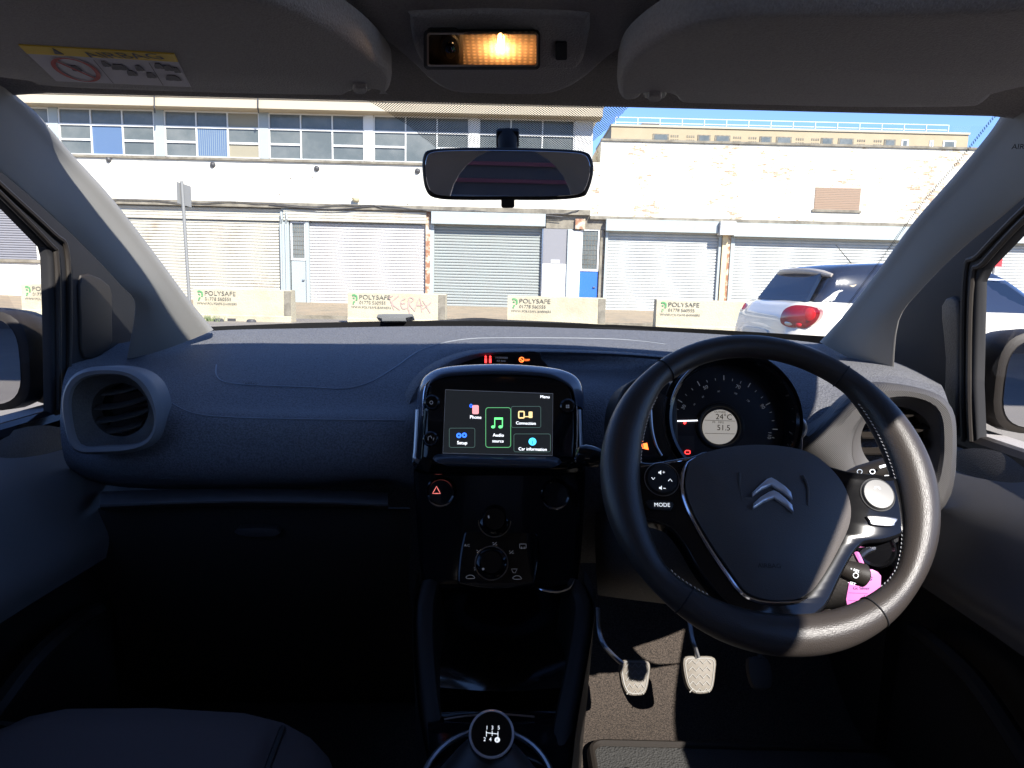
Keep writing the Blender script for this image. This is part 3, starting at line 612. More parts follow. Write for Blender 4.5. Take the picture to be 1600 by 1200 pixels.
# gear lever
gc = at(768, 1148, .62); gn = (CAM-gc).normalized()*.8+Vector((0, -.1, .35)); gn.normalize(); gp = Plane(gc, gn)
gl_ = MB(); gl_.lathe([(.012, -.12), (.014, -.06), (.019, -.04), (.0220, -.02), (.0225, -.004), (.0208, .003), (.019, .006)], gc, gn, 36); gk = gl_.build('gear_lever', m_gloss, car)
MB().tube([gc+gn*.004+(gp.u*math.cos(a)+gp.v*math.sin(a))*.0203 for a in [2*math.pi*j/48 for j in range(48)]], .0016, 8, closed=True).build('knob_collar', m_badge, gk)
q = MB(); hh = .0072
for x, tx in ((760, '1'), (769, '3'), (779, '5')): q.text(tx, gp, x, 1140, 6, hh=hh, ctr=True)
for x, tx in ((757, '2'), (766, '4')): q.text(tx, gp, x, 1158, 6, hh=hh, ctr=True)
q.line([(760, 1151), (760, 1142)], gp, .9, hh=hh); q.line([(769, 1150), (769, 1142)], gp, .9, hh=hh); q.line([(778, 1152), (778, 1143)], gp, .9, hh=hh); q.line([(760, 1145), (778, 1147)], gp, .9, hh=hh)
q.slab(circ(777, 1156, 4.2, 16), gp, hh, hh+.0002); q.build('shift_pattern', m_white, gk)
MB().text('R', gp, 777, 1159, 5, hh=hh+.0006, ctr=True).build('reverse_letter', m_gloss, gk)
bo = MB(); bc = at(762, 1245, .67); bo.lathe([(.07, -.01), (.068, .005), (.055, .02), (.035, .045), (.016, .065)], bc, (0, .15, 1), 32); bo.build('lever_gaiter', m_leather, gk)
MB().tube([bc+Vector((.070*math.cos(a), .080*math.sin(a), .012+.01*math.sin(a))) for a in [2*math.pi*j/48 for j in range(48)]], .0035, 8, closed=True).build('gaiter_ring', m_satin, gk)

# ---- instrument cluster
ip = tilt(at(1141, 655, .90), 16, 3)
c0 = ip.uv(1141, 656); rr = math.hypot(*(Vector(ip.uv(1238, 656))-Vector(c0)))
ip = Plane(ip.w(*c0), ip.n, ip.u)
ic = MB(); ic.lathe([(rr*1.05, -.09), (rr*1.06, .012), (rr*1.03, .020), (rr*.985, .018), (rr*.965, .004), (rr*.95, -.022), (rr*.9, -.024)], ip.o, ip.n, 64)
cl = ic.build('instrument_cluster', m_gloss, car)
hdm = MB(); rs = []
for hh, s, dz in ((.004, 1.085, 0), (.012, 1.12, .002), (-.01, 1.17, .004), (-.05, 1.24, .008), (-.12, 1.34, .0)):
    rs.append([ip.w(rr*s*math.cos(a), rr*s*math.sin(a)+dz, hh) for a in [2*math.pi*k/56 for k in range(56)]])
hdm.rings(rs, False, False); hdm.build('cluster_hood', m_dashlow, cl)
dial = Plane(ip.w(0, 0, -.0195), ip.n, ip.u)
MB().slab(circ(0, 0, rr*.95, 64), dial, -.003, 0, px=False).build('dial_face', M('dial_black', (.008, .008, .01), .35), cl)
q = MB()
cx, cy = 1131, 668
ppm = math.hypot(*(Vector(dial.uv(1231, 668))-Vector(dial.uv(1131, 668))))/100
dc = Vector(dial.uv(cx, cy))
def pol(a, r): return (dc.x+r*ppm*math.sin(rad(a)), dc.y+r*ppm*math.cos(rad(a)))
for i in range(-90, 121, 10):
    big = i % 30 == 0
    q.line([pol(i, 76), pol(i, 84 if big else 80)], dial, 1.3*ppm if big else .9*ppm, px=False)
for tx, a in (('30', -63), ('50', -24), ('70', 18), ('90', 58), ('110', 96)):
    u, v = pol(a, 69); q.text(tx, dial, u, v-2.2*ppm, 5.6*ppm, px=False, rot=-rad(a), ctr=True, hh=.0003)
for tx, a in (('40', -52), ('60', -34), ('80', -8), ('100', 18), ('120', 40)):
    u, v = pol(a, 58); q.text(tx, dial, u, v-1.2*ppm, 2.6*ppm, px=False, rot=-rad(a), ctr=True, hh=.0003)
q.build('dial_marking', m_grey, cl)
MB().line([(1051, 658), (1090, 657)], dial, 1.8, hh=.004).build('needle', e_white, cl)
q = MB(); q.slab(circ(1070, 660.5, 2.2, 12), dial, .002, .0025); q.build('warning_light', e_red, cl); q = MB(); q.line(rrect(1070.5, 704, 1078, 709, 1.5, 2), dial, 1.2, hh=.002, closed=True); q.build('warning_light', e_red, cl)
MB().tube([dial.w(*dial.uv(1125, 666), .002)+(dial.u*math.cos(a)+dial.v*math.sin(a))*34*ppm for a in [2*math.pi*j/48 for j in range(48)]], .0032, 8, closed=True).build('display_ring', m_satin if 0 else m_darkpl, cl)
MB().slab(circ(1125, 667, 27, 40), dial, 0, .003).build('trip_display', M('lcd', (.36, .33, .29), .35, emit=(.40, .37, .33), estr=.14), cl)
q = MB(); q.text('24°C', dial, 1118, 675-20, 8.5, hh=.0032); q.text('51.5', dial, 1120, 672, 8.5, hh=.0032); q.text('OUTSIDE', dial, 1116, 645, 3, hh=.0032); q.text('MI.   MPG', dial, 1113, 661, 3, hh=.0032)
q.line([(1101, 656.5), (1149, 658)], dial, .6, hh=.0032); q.line([(1101, 677), (1148, 678)], dial, .6, hh=.0032); q.build('display_digit', m_gloss, cl)
MB().slab([(1052, 681), (1085, 681), (1085, 706), (1060, 706)], dial, 0, .0008).build('warning_window', M('tell_tale', (.03, .028, .03), .3), cl)
MB().tube([ip.w(rr*1.035*math.cos(a), rr*1.035*math.sin(a), .0195) for a in [rad(96+3.2*j) for j in range(24)]], [.0004+.0016*math.sin(math.pi*j/23) for j in range(24)], 8).build('dial_glare', m_satin, cl)  # added sliver: sun glare on the gloss ring modelled as a satin arc
# rev counter pod on the left
rp_ = tilt(at(1008, 672, .895), 16, -4)
rv = MB(); rv.slab(spline([(960, 680), (964, 630), (980, 600), (1010, 588), (1050, 600), (1060, 650), (1056, 730), (1010, 738), (970, 726)], 5), rp_, -.06, .006, .006, 3); rc = rv.build('rev_counter', m_darkpl, car)
MB().slab(spline([(975, 690), (980, 640), (996, 618), (1020, 612), (1046, 624), (1050, 660), (1044, 716), (1010, 722), (984, 714)], 5), rp_, 0, .0075).build('rev_face', m_gloss, rc)
q = MB(); q.line([(997, 668), (1000, 686), (1004, 700), (1013, 702)], rp_, 1.6, hh=.008); q.slab([(1005, 693), (1011, 692), (1013, 701), (1006, 700)], rp_, .008, .0085)
for x, y in ((998, 674), (1000, 682), (1002, 690)): q.line([(x, y), (x+3, y-.5)], rp_, 1, hh=.008)
q.build('rev_bar', e_or, rc)
q = MB(); q.text('2', rp_, 984, 686, 5, hh=.008); q.text('1', rp_, 988, 695, 5, hh=.008); q.text('x1000', rp_, 984, 700, 2.4, hh=.008); q.text('r/min', rp_, 986, 703.5, 2, hh=.008); q.build('rev_marking', m_white, rc)
MB().tube([rp_.w(*rp_.uv(x, y, .01), .01) for x, y in spline([(1017, 640), (1019, 670), (1025, 695), (1034, 712)], 6, False)], .0016, 8).build('rev_trim', m_satin, rc)
# silver bracket on the right of the dial
MB().tube([at(*p) for p in spline([(1236, 668, .90), (1240, 622, .90), (1246, 650, .895), (1256, 660, .89), (1258, 672, .89), (1252, 682, .89), (1238, 690, .90), (1240, 710, .90)][2:], 5, False)], .0026, 8).build('dial_bracket', m_satin, cl)
MB().tube([at(*p) for p in spline([(1236, 618, .90), (1244, 630, .90), (1250, 655, .895), (1252, 690, .895), (1250, 715, .9)], 5, False)], .0018, 8).build('dial_bracket', m_satin, cl)

# ---- steering wheel
wc = Vector((.2632, .70, CZ-.190)); WT = 34
wp_ = tilt(wc, WT)
c1 = wp_.uv(1199, 749); wp_ = Plane(wp_.w(*c1), wp_.n, wp_.u); wc = wp_.o
Rr = .1525
sw = MB(); N = 120; rs = []
for i in range(N):
    a = 2*math.pi*i/N; d = math.degrees(a) % 360       # 0 = right, 90 = top
    r = .0128
    for cen, wdt, amt in ((176, 42, .0048), (4, 42, .0048), (270, 46, .0035)):
        dd = abs((d-cen+180) % 360-180); r += (amt+.0028)*max(0, math.cos(min(1, dd/wdt)*math.pi/2))
    Rc = Rr+.0022-(r-.0128)*.6
    e = wp_.u*math.cos(a)+wp_.v*math.sin(a); ctr = wp_.w(0, 0)+e*Rc
    rs.append([ctr+e*(r*math.cos(t))+wp_.n*(r*(1.12 if math.sin(t) < 0 else .95)*math.sin(t)) for t in [2*math.pi*k/20 for k in range(20)]])
rs.append(rs[0]); sw.rings(rs, False, False)
wheel = sw.build('steering_wheel', m_leather, car)
def rimr(d):
    r = .0128
    for cen, wdt, amt in ((176, 42, .0048), (4, 42, .0048), (270, 46, .0035)):
        r += (amt+.0028)*max(0, math.cos(min(1, abs((d-cen+180) % 360-180)/wdt)*math.pi/2))
    return r
for d in (45+6, 128, 232, 303):      # leather seams across the rim
    a = rad(d); e = wp_.u*math.cos(a)+wp_.v*math.sin(a)
    MB().tube([wp_.w(0, 0)+e*(Rr+.0022-(rimr(d)-.0128)*.6)+e*((rimr(d)+.0003)*math.cos(t))+wp_.n*((rimr(d)+.0003)*(1.12 if math.sin(t) < 0 else .95)*math.sin(t)) for t in [2*math.pi*k/28 for k in range(28)]], .0008, 6, closed=True).build('rim_seam', m_seal, wheel)
for d0, d1 in ((141, 180), (222, 240), (312, 400)):
    stc = MB()
    for i in range(int((d1-d0)/1.72)):           # stitching round the inner edge of the rim
        d = d0+i*1.72; a = rad(d); e = wp_.u*math.cos(a)+wp_.v*math.sin(a); t = wp_.v*math.cos(a)-wp_.u*math.sin(a)
        p = wp_.w(0, 0)+e*(Rr+.0022-(rimr(d)-.0128)*.6-rimr(d)*.99)+wp_.n*.0028
        stc.tube([p-t*.0011+wp_.n*.0008-e*.0004, p-e*.0008+wp_.n*.0002, p+t*.0011-wp_.n*.0006-e*.0004], .0004, 5)
    stc.build('rim_stitching', m_grey, wheel)
# spokes and surround, gloss black
LS = spline([(990, 726), (1020, 722), (1080, 712), (1110, 705), (1130, 740), (1110, 800), (1130, 850), (1170, 900), (1200, 930), (1240, 928), (1275, 890), (1305, 830), (1310, 760), (1290, 728), (1330, 736), (1394, 744), (1412, 760), (1420, 800), (1416, 832), (1385, 846), (1352, 850), (1335, 866), (1316, 900), (1292, 948), (1262, 970), (1215, 973), (1175, 968), (1146, 955), (1118, 926), (1090, 890), (1064, 846), (1040, 822), (1004, 812), (992, 800)], 4)
MB().slab(LS, wp_, -.016, .004, .004, 3).build('spoke', m_gloss, wheel)
MB().slab(spline([(1160, 955), (1200, 966), (1270, 964), (1300, 950), (1320, 985), (1210, 992), (1110, 985), (1120, 950)], 4), wp_, -.012, .0, .006, 3).build('lower_spoke', m_leather, wheel)
BP = spline([(1084, 716), (1130, 700), (1196, 695), (1262, 706), (1304, 738), (1326, 776), (1328, 816), (1308, 862), (1282, 906), (1262, 928), (1236, 937), (1196, 936), (1166, 924), (1142, 892), (1110, 846), (1084, 800), (1072, 764), (1074, 736)], 5)
pad = MB().dome(BP, wp_, -.004, .009, .013, 9, 3.0).build('airbag_cover', m_pad, wheel)
MB().tube([wp_.w(*wp_.uv(x, y, .005), .005) for x, y in spline([(1088, 714), (1070, 730), (1066, 764), (1078, 802), (1104, 850), (1136, 898), (1158, 926), (1182, 939), (1214, 942), (1244, 941), (1262, 934)], 5, False)], [.0004+.0019*math.sin(math.pi*min(1, j/8)*.5) if j < 8 else (.0023 if j < 42 else max(.0005, .0023-(j-42)*.0002)) for j in range(51)], 8).build('chrome_strip', m_chrome, wheel)
# double chevron emblem
def prism(pts, pl, h0, h1, bev): return MB().slab(pts, pl, h0, h1, bev, 3)
ep = Plane(wp_.w(0, 0, 0), wp_.n, wp_.u)
for ch in ([(1177, 768), (1188, 757), (1200, 747), (1206, 745), (1214, 749), (1228, 759), (1237, 768), (1239, 780), (1226, 770), (1206, 758), (1192, 764), (1177, 775)],
           [(1179, 785), (1190, 775), (1203, 767), (1210, 765), (1218, 769), (1230, 779), (1239, 788), (1241, 801), (1228, 790), (1210, 778), (1195, 784), (1178, 795)]):
    MB().slab(ch, ep, .012, .0255, .0022, 3).build('emblem', m_badge, pad)
MB().text('AIRBAG', ep, 1184, 887, 7, hh=.0205, xs=1.05).build('airbag_embossing', m_darkpl, pad)
for pts in ([(1156, 738), (1156, 760), (1160, 784)], [(1254, 742), (1262, 760), (1262, 790)]):
    MB().tube([wp_.w(*wp_.uv(x, y, .0205), .0205) for x, y in spline(pts, 4, False)], .0013, 6).build('cover_crease', m_pad, pad)
# left controls
hb_ = .0045
o = wp_.w(*wp_.uv(1034, 749, hb_), hb_)
MB().lathe([(.0172, -.002), (.0172, .0005), (.0165, .001), (.0160, .0), (.0157, .0015), (.0145, .0028), (.003, .0032)], o, wp_.n, 40).build('control_pad', m_darkpl, wheel)
MB().tube([o+wp_.n*.0006+(wp_.u*math.cos(a)+wp_.v*math.sin(a))*.0174 for a in [2*math.pi*j/48 for j in range(48)]], .0005, 6, closed=True).build('pad_ring', m_satin, wheel)
q = MB(); hq = hb_+.0032
q.slab([(1029, 737), (1031, 737), (1033, 734.5), (1033, 741.5), (1031, 739.5), (1029, 739.5)], wp_, hq, hq+.0003); q.text('+', wp_, 1035, 740.5, 5, hh=hq)
q.slab([(1030, 761), (1032, 761), (1034, 758.5), (1034, 765.5), (1032, 763.5), (1030, 763.5)], wp_, hq, hq+.0003); q.line([(1036, 763), (1040, 763.5)], wp_, 1, hh=hq)
q.line([(1018, 746), (1020.5, 749.5), (1023, 746.5)], wp_, 1, hh=hq-.0006); q.line([(1044, 752), (1047, 748.5), (1050, 752.5)], wp_, 1, hh=hq-.0006)
q.text('MODE', wp_, 1022, 791.5, 6, hh=hb_+.003); q.build('control_marking', m_white, wheel)
MB().slab(spline([(1009, 782), (1030, 781), (1051, 784), (1050, 794), (1044, 797), (1016, 795)], 3), wp_, 0, hb_+.0025, .001, 2).build('mode_button', m_darkpl, wheel)
MB().tube([wp_.w(*wp_.uv(x, y, .004), .004) for x, y in ((1001, 729), (1040, 724), (1084, 716))], .0008, 6).build('spoke_edge', m_chrome, wheel)
# right controls
o = wp_.w(*wp_.uv(1371, 773, hb_), hb_)
m_padg = M('control_pad_grey', (.10, .10, .10), .4)
MB().lathe([(.0172, -.002), (.0172, .0005), (.0165, .001), (.0158, .0), (.0155, .002), (.0145, .0034), (.003, .0038)], o, wp_.n, 40).build('control_pad', m_padg, wheel)
MB().slab(spline([(1357, 805), (1400, 809), (1399, 817), (1394, 822), (1364, 820), (1359, 813)], 3), wp_, 0, hb_+.003, .001, 2).build('lane_button', m_satin, wheel)
q = MB(); q.line(spline([(1366, 764), (1368, 761), (1373, 762), (1375, 765)], 3, False), wp_, 1.6, hh=hb_+.0036); q.line([(1371, 786), (1379, 787)], wp_, 3, hh=hb_+.0034); q.build('phone_marking', m_white, wheel)
# steering column and stalks
colm = MB(); sp0 = at(1150, 800, .84)
cs = []
for (x, y, d, w_, h_) in ((1180, 800, .75, .05, .045), (1178, 805, .80, .075, .06), (1165, 800, .86, .085, .07), (1150, 800, .98, .095, .085)):
    c = at(x, y, d); cs.append([c+Vector((w_*(abs(math.cos(a))**.7)*(1 if math.cos(a) > 0 else -1), 0, h_*(abs(math.sin(a))**.7)*(1 if math.sin(a) > 0 else -1))) for a in [2*math.pi*k/28 for k in range(28)]])
colm.rings(cs); colo = colm.build('steering_column', m_darkpl, car)
lc = patch([[(930, 800, 1.0), (1010, 822, .93), (1120, 850, .92), (1240, 860, .95), (1340, 850, .97)], [(930, 850, .99), (1010, 880, .93), (1120, 905, .92), (1240, 910, .95), (1350, 900, .97)], [(932, 900, 1.0), (1010, 920, .97), (1120, 940, .97), (1240, 950, .99), (1360, 930, 1.0)], [(934, 930, 1.02), (1010, 940, 1.05), (1120, 952, 1.08), (1240, 965, 1.1), (1370, 950, 1.1)]], 5, 4)
lc.build('knee_panel', m_dashlow, dash)
stk = MB(); stk.tube([at(*p) for p in ((1000, 726, .80), (960, 718, .795), (936, 713, .79), (926, 711, .79))], [.006, .0065, .009, .010], 14); s1 = stk.build('indicator_stalk', m_darkpl, car)
kn = at(918, 712, .79); MB().lathe([(.004, -.016), (.0105, -.014), (.0125, -.004), (.0125, .004), (.010, .011), (.004, .014)], kn, (-1, .1, .12), 24).build('stalk_knob', m_gloss, s1)
s2 = MB().tube([at(*p) for p in ((1270, 770, .82), (1310, 757, .81), (1345, 745, .80), (1380, 736, .795), (1398, 732, .79), (1403, 731, .79))], [.008, .010, .0135, .0145, .0145, .010], 18).build('wiper_stalk', m_darkpl, car)
sp2 = Plane(at(1370, 735, .775), (-.1, -.9, .4), (at(1400, 730, .775)-at(1340, 742, .775)))
q = MB(); [q.line(circ(x, y, 4, 10, 3.4), sp2, 1.1, closed=True) for x, y in ((1343, 737), (1363, 737))]; q.line([(1374, 730), (1385, 727)], sp2, 4); q.line(rrect(1382, 743, 1391, 749, 1.2, 2), sp2, 1, closed=True); q.line([(1362, 744), (1369, 743)], sp2, 1.2); q.build('stalk_marking', m_white, s2)
cs_ = MB(); a0 = at(1296, 882, .79); a1 = at(1342, 897, .775); a2 = at(1354, 900, .775); cs_.tube([a0, a1, a1.lerp(a2, .6), a2], [.009, .0135, .0135, .009], 18, fl=1)
s3 = cs_.build('cruise_stalk', m_darkpl, car); sp3 = Plane(at(1335, 892, .757), (-.15, -.95, .3), (a1-a0))
q = MB(); q.text('+ RES', sp3, 1328, 890, 4, rot=-.02); q.text('- SET', sp3, 1324, 911, 4); q.line(circ(1337, 899, 4, 12), sp3, 1, closed=True); q.build('stalk_marking', m_white, s3)
ig = MB(); ic_ = at(1368, 858, .84); ig.lathe([(.024, -.03), (.024, 0), (.021, .004), (.018, .002), (.005, .003)], ic_, (-.3, -.9, .25), 28); ig.build('ignition_lock', m_gloss, car)
MB().text('START', Plane(ic_+Vector((-.002, -.008, .002)), (-.3, -.9, .25), (1, -.3, 0)), 1353, 857, 3.4).build('ignition_lettering', m_grey, colo)
# key with pink tag hangs from the lock: a thing of its own
m_pink = M('pink_plastic', (.78, .22, .55), .45)
kt = empty('key_fob', at(1350, 950, .80), 'pink plastic key tag with handwriting hanging behind the steering wheel by the ignition', 'key tag')
tp = Plane(at(1350, 920, .80), (-.1, -.97, .2), (1, -.1, 0))
tg = MB(); OT = [(1327, 892), (1364, 890), (1372, 894), (1377, 900), (1376, 926), (1362, 948), (1352, 952), (1324, 948), (1322, 936), (1326, 914)]
tg.slab(OT, tp, -.0015, .0012, .0006, 2); tag_ = tg.build('tag_plate', m_pink, kt)
MB().slab(circ(1350, 943, 2.8, 14), tp, .0010, .0016).build('tag_hole', m_seal, tag_)
q = MB(); m_ink = M('ink', (.12, .08, .25), .6); q.text('Gt Silver', tp, 1333, 921, 5, hh=.0014, rot=.05); q.text('67', tp, 1362, 908, 6, hh=.0014, rot=1.3); q.text('C1', tp, 1350, 934, 5, hh=.0014, rot=.1)
for y in (926, 938): q.line([(1326, y), (1356, y+1)], tp, .6, hh=.0013)
q.build('handwriting', m_ink, tag_)
MB().tube([at(*p) for p in ((1352, 893, .80), (1346, 882, .805), (1342, 874, .81), (1338, 866, .82))], [.003, .0035, .004, .004], 8).build('tag_strap', m_pink, kt)
MB().tube([at(*p) for p in ((1340, 872, .815), (1352, 862, .83), (1364, 857, .84))], .004, 8).build('key', m_satin, kt)

# ---- pedals, mat
m_pedal = M('pedal_rubber', (.19, .17, .145), .6, var=(120, (.16, .14, .11), .3, .7)); m_pedaldk = M('pedal_rubber_dark', (.05, .05, .05), .6)
def pedal(pts, dep, arm, name, mt, armt, chev=True):
    pl = tilt(at(sum(p[0] for p in pts)/len(pts), sum(p[1] for p in pts)/len(pts), dep), 32)
    o = MB().slab(spline(pts, 4), pl, -.012, .004, .003, 2).build(name, m_pedaldk if not chev else mt, car)
    MB().tube([at(*p) for p in spline(arm, 5, False)], .0045, 8).build('pedal_arm', armt, o)
    if chev:
        x0 = min(p[0] for p in pts)+7; x1 = max(p[0] for p in pts)-7; y0 = min(p[1] for p in pts)+5; y1 = max(p[1] for p in pts)-7; q = MB()
        nc = 6
        for r in range(5):
            y = y0+(y1-y0)*r/4.2+3; sh_ = .12*(r/4)*(x1-x0)*.6
            L = [(x0+sh_+(x1-x0-2*sh_)*k/nc, y+(4 if k % 2 == 0 else -2)) for k in range(nc+1)]
            q.tube([pl.w(*pl.uv(a, b, .0045), .0045) for a, b in L], .0012, 6)
        cpts = spline([((p[0]-sum(q_[0] for q_ in pts)/len(pts))*.86+sum(q_[0] for q_ in pts)/len(pts), (p[1]-sum(q_[1] for q_ in pts)/len(pts))*.88+sum(q_[1] for q_ in pts)/len(pts)) for p in pts], 4)
        q.tube([pl.w(*pl.uv(a, b, .0042), .0042) for a, b in cpts], .0012, 6, closed=True)
        q.build('pedal_tread', M('pedal_tread', (.27, .26, .24), .5), o)
    return o
pedal([(1068, 1029), (1090, 1025), (1117, 1028), (1118, 1052), (1113, 1078), (1100, 1084), (1083, 1082), (1072, 1066)], 1.18, [(1091, 1028, 1.19), (1086, 1012, 1.20), (1081, 995, 1.22), (1076, 960, 1.26)], 'brake_pedal', m_pedal, m_satin)
pedal([(970, 1034), (990, 1031), (1014, 1034), (1015, 1056), (1009, 1082), (996, 1087), (980, 1084), (971, 1064)], 1.16, [(974, 1038, 1.17), (962, 1028, 1.18), (944, 1008, 1.20), (936, 985, 1.23), (934, 950, 1.26)], 'clutch_pedal', m_pedal, m_satin)
pedal([(1170, 1030), (1200, 1030), (1206, 1072), (1178, 1074)], 1.22, [(1188, 1030, 1.23), (1186, 1000, 1.26)], 'accelerator_pedal', m_pedaldk, m_pedaldk, False)
mz = .395
mp_ = Plane((0, 0, mz), (0, 0, 1), (1, 0, 0))
def mpx(p): q = atz(p[0], p[1], mz); return (q.x, q.y)
b0 = mpx((926, 1166)); b1 = mpx((1150, 1172))
MO = rrect(b0[0]-.012, b0[1]-.50, b1[0]+.32, b0[1]+.015, .03, 5)
fm_ = MB().slab(MO, mp_, -.012, .0, .003, 2, px=False); mat_ = fm_.build('floor_mat', m_mat)
tag(mat_, 'black rubber floor mat with raised rim on the driver footwell carpet', 'floor mat')
rm = MB(); rm.tube([mp_.w(x, y, .002) for x, y in rrect(b0[0]-.004, b0[1]-.49, b1[0]+.31, b0[1]+.007, .026, 5)], .007, 8, closed=True); rm.build('mat_rim', m_darkpl, mat_)
rb = MB()
for k in range(9): rb.tube([mp_.w(b0[0]+.055+.062*k, b0[1]-.06-.0*k, .001), mp_.w(b0[0]+.055+.062*k, b0[1]-.30, .001)], .004, 6)
rb.build('mat_rib', m_darkpl, mat_, )
# ---- sun visors, overhead console, dome light
vpl = Plane((0, .66, CZ+.178), (0, -.16, -.99), (1, 0, 0))
vpl = Plane((0, .76, CZ+.172), (0, .045, -.99), (1, 0, 0))
V1 = spline([(-190, 100), (-60, 116), (40, 128), (52, 133), (110, 139), (260, 145), (400, 149), (520, 151), (542, 150), (560, 142), (585, 142), (596, 149), (608, 146), (611, 122), (590, 95), (560, 70), (520, 45), (478, 22), (430, 5), (360, -6), (200, -12), (0, -14), (-190, -10)], 4)
vis1 = MB().slab(V1, vpl, -.018, .004, .008, 4).build('sun_visor', m_visor, car)
V2 = spline([(1780, 120), (1650, 130), (1560, 148), (1546, 158), (1520, 168), (1400, 170), (1300, 169), (1180, 166), (1070, 163), (1056, 156), (1040, 148), (1008, 148), (1000, 156), (976, 158), (966, 152), (964, 125), (976, 98), (1010, 70), (1060, 44), (1130, 28), (1250, 22), (1450, 20), (1780, 14)], 4)
vis2 = MB().slab(V2, vpl, -.018, .004, .008, 4).build('sun_visor', m_visor, car)
for x, y, v in ((563, 139, vis1), (1023, 151, vis2)):
    MB().slab(rrect(x-18, y-11, x+18, y+4, 4), vpl, -.02, .002, .003, 2).build('visor_clip', m_darkpl, v); MB().slab(rrect(x-11, y-1, x+11, y+9, 3), vpl, -.02, .008, .003, 2).build('clip_hook', m_visor, v)
q = MB(); ST = [(29, 71), (272, 85), (298, 136), (88, 127)]
stick = q.slab(ST, vpl, .003, .0046).build('warning_sticker', M('sticker_white', (.55, .52, .58), .7), vis1, smooth=False)
MB().slab([(29, 71), (272, 85), (278, 97), (42, 84)], vpl, .004, .0050).build('sticker_band', M('sticker_yellow', (.8, .55, .06), .7), stick, smooth=False)
def lerp2(a, b, t): return (a[0]+(b[0]-a[0])*t, a[1]+(b[1]-a[1])*t)
def stq(s, t): return lerp2(lerp2(ST[0], ST[1], s), lerp2(ST[3], ST[2], s), t)
q = MB(); q.line([stq(.24+.14*math.cos(a), .62+.33*math.sin(a)) for a in [2*math.pi*k/30 for k in range(30)]], vpl, 6, hh=.005, closed=True); q.line([stq(.15, .38), stq(.33, .86)], vpl, 5, hh=.005); q.build('prohibition_sign', M('sticker_red', (.45, .06, .06), .7), stick)
q = MB()
u0 = vpl.uv(*stq(.42, .225), .005); q.text('AIRBAG', vpl, u0[0], u0[1], .016, px=False, hh=.005, xs=.72)
q.slab([stq(.19, .2), stq(.25, .2), stq(.21, .03)], vpl, .005, .0054)
for s in (.43, .80): q.line([stq(s, .28), stq(s, .97)], vpl, 1.2, hh=.005)
for s, t, w1 in ((.24, .6, .03), (.48, .42, .02), (.56, .5, .05), (.62, .66, .03), (.70, .5, .025), (.75, .7, .03), (.85, .4, .03), (.91, .45, .03), (.96, .5, .02), (.9, .75, .05)):
    q.slab([stq(s+w1*math.cos(a)*(1+.3*math.sin(3*a)), t+.12*math.sin(a)*(1+.4*math.cos(2*a))) for a in [2*math.pi*k/12 for k in range(12)]], vpl, .005, .0054)
q.build('sticker_marking', M('sticker_ink', (.07, .06, .08), .7), stick)
opl = Plane((0, .70, CZ+.183), (0, -.10, -.99), (1, 0, 0))
OC = spline([(455, -20), (500, 12), (545, 40), (600, 72), (640, 105), (670, 132), (705, 148), (770, 152), (850, 152), (890, 143), (925, 122), (960, 92), (1010, 60), (1060, 36), (1120, 18), (1180, -20)], 5)
och = MB().slab(OC, opl, -.02, .014, .012, 5).build('overhead_console', m_visor, car)
dl = Plane(opl.w(*opl.uv(780, 65, .017), .017), (0, -.22, -.97), (1, 0, 0))
bz = MB().slab(spline([(640, 32), (650, 22), (780, 17), (908, 22), (922, 34), (916, 80), (906, 104), (884, 111), (780, 112), (676, 111), (658, 100), (646, 74)], 4), dl, -.012, .005, .005, 4)
dome = bz.build('interior_light', m_visor, car)
IN = rrect(664, 48, 842, 107, 7)
MB().ringstrip(rrect(662, 46, 844, 109, 8), rrect(667, 51, 839, 104, 6), dl, .003, .0075).build('light_frame', m_darkpl, dome)
m_lens = bpy.data.materials.new('ribbed_lens'); m_lens.use_nodes = True; t = m_lens.node_tree; t.nodes.clear()
_o = t.nodes.new('ShaderNodeOutputMaterial'); a_ = t.nodes.new('ShaderNodeBsdfTransparent'); b_ = t.nodes.new('ShaderNodeBsdfTranslucent'); c_ = t.nodes.new('ShaderNodeBsdfGlossy'); x1_ = t.nodes.new('ShaderNodeMixShader'); x2_ = t.nodes.new('ShaderNodeMixShader')
a_.inputs[0].default_value = (.9, .8, .7, 1); b_.inputs[0].default_value = (.85, .7, .55, 1); c_.inputs[0].default_value = (.8, .8, .8, 1); c_.inputs['Roughness'].default_value = .2
w1_ = t.nodes.new('ShaderNodeTexWave'); w2_ = t.nodes.new('ShaderNodeTexWave'); w2_.bands_direction = 'Y'; tc_ = t.nodes.new('ShaderNodeTexCoord'); mu_ = t.nodes.new('ShaderNodeMath'); mu_.operation = 'MULTIPLY'
for w_ in (w1_, w2_): w_.inputs['Scale'].default_value = 75; t.links.new(tc_.outputs['Object'], w_.inputs[0])
t.links.new(w1_.outputs[1], mu_.inputs[0]); t.links.new(w2_.outputs[1], mu_.inputs[1])
mr_ = t.nodes.new('ShaderNodeMapRange'); mr_.inputs[3].default_value = .35; mr_.inputs[4].default_value = .98; t.links.new(mu_.outputs[0], mr_.inputs[0])
x2_.inputs[0].default_value = .06; t.links.new(mr_.outputs[0], x1_.inputs[0]); t.links.new(a_.outputs[0], x1_.inputs[1]); t.links.new(b_.outputs[0], x1_.inputs[2]); t.links.new(x1_.outputs[0], x2_.inputs[1]); t.links.new(c_.outputs[0], x2_.inputs[2]); t.links.new(x2_.outputs[0], _o.inputs[0])
MB().slab(rrect(724, 51, 839, 104, 5), dl, .0165, .0175).build('light_lens', m_lens, dome)
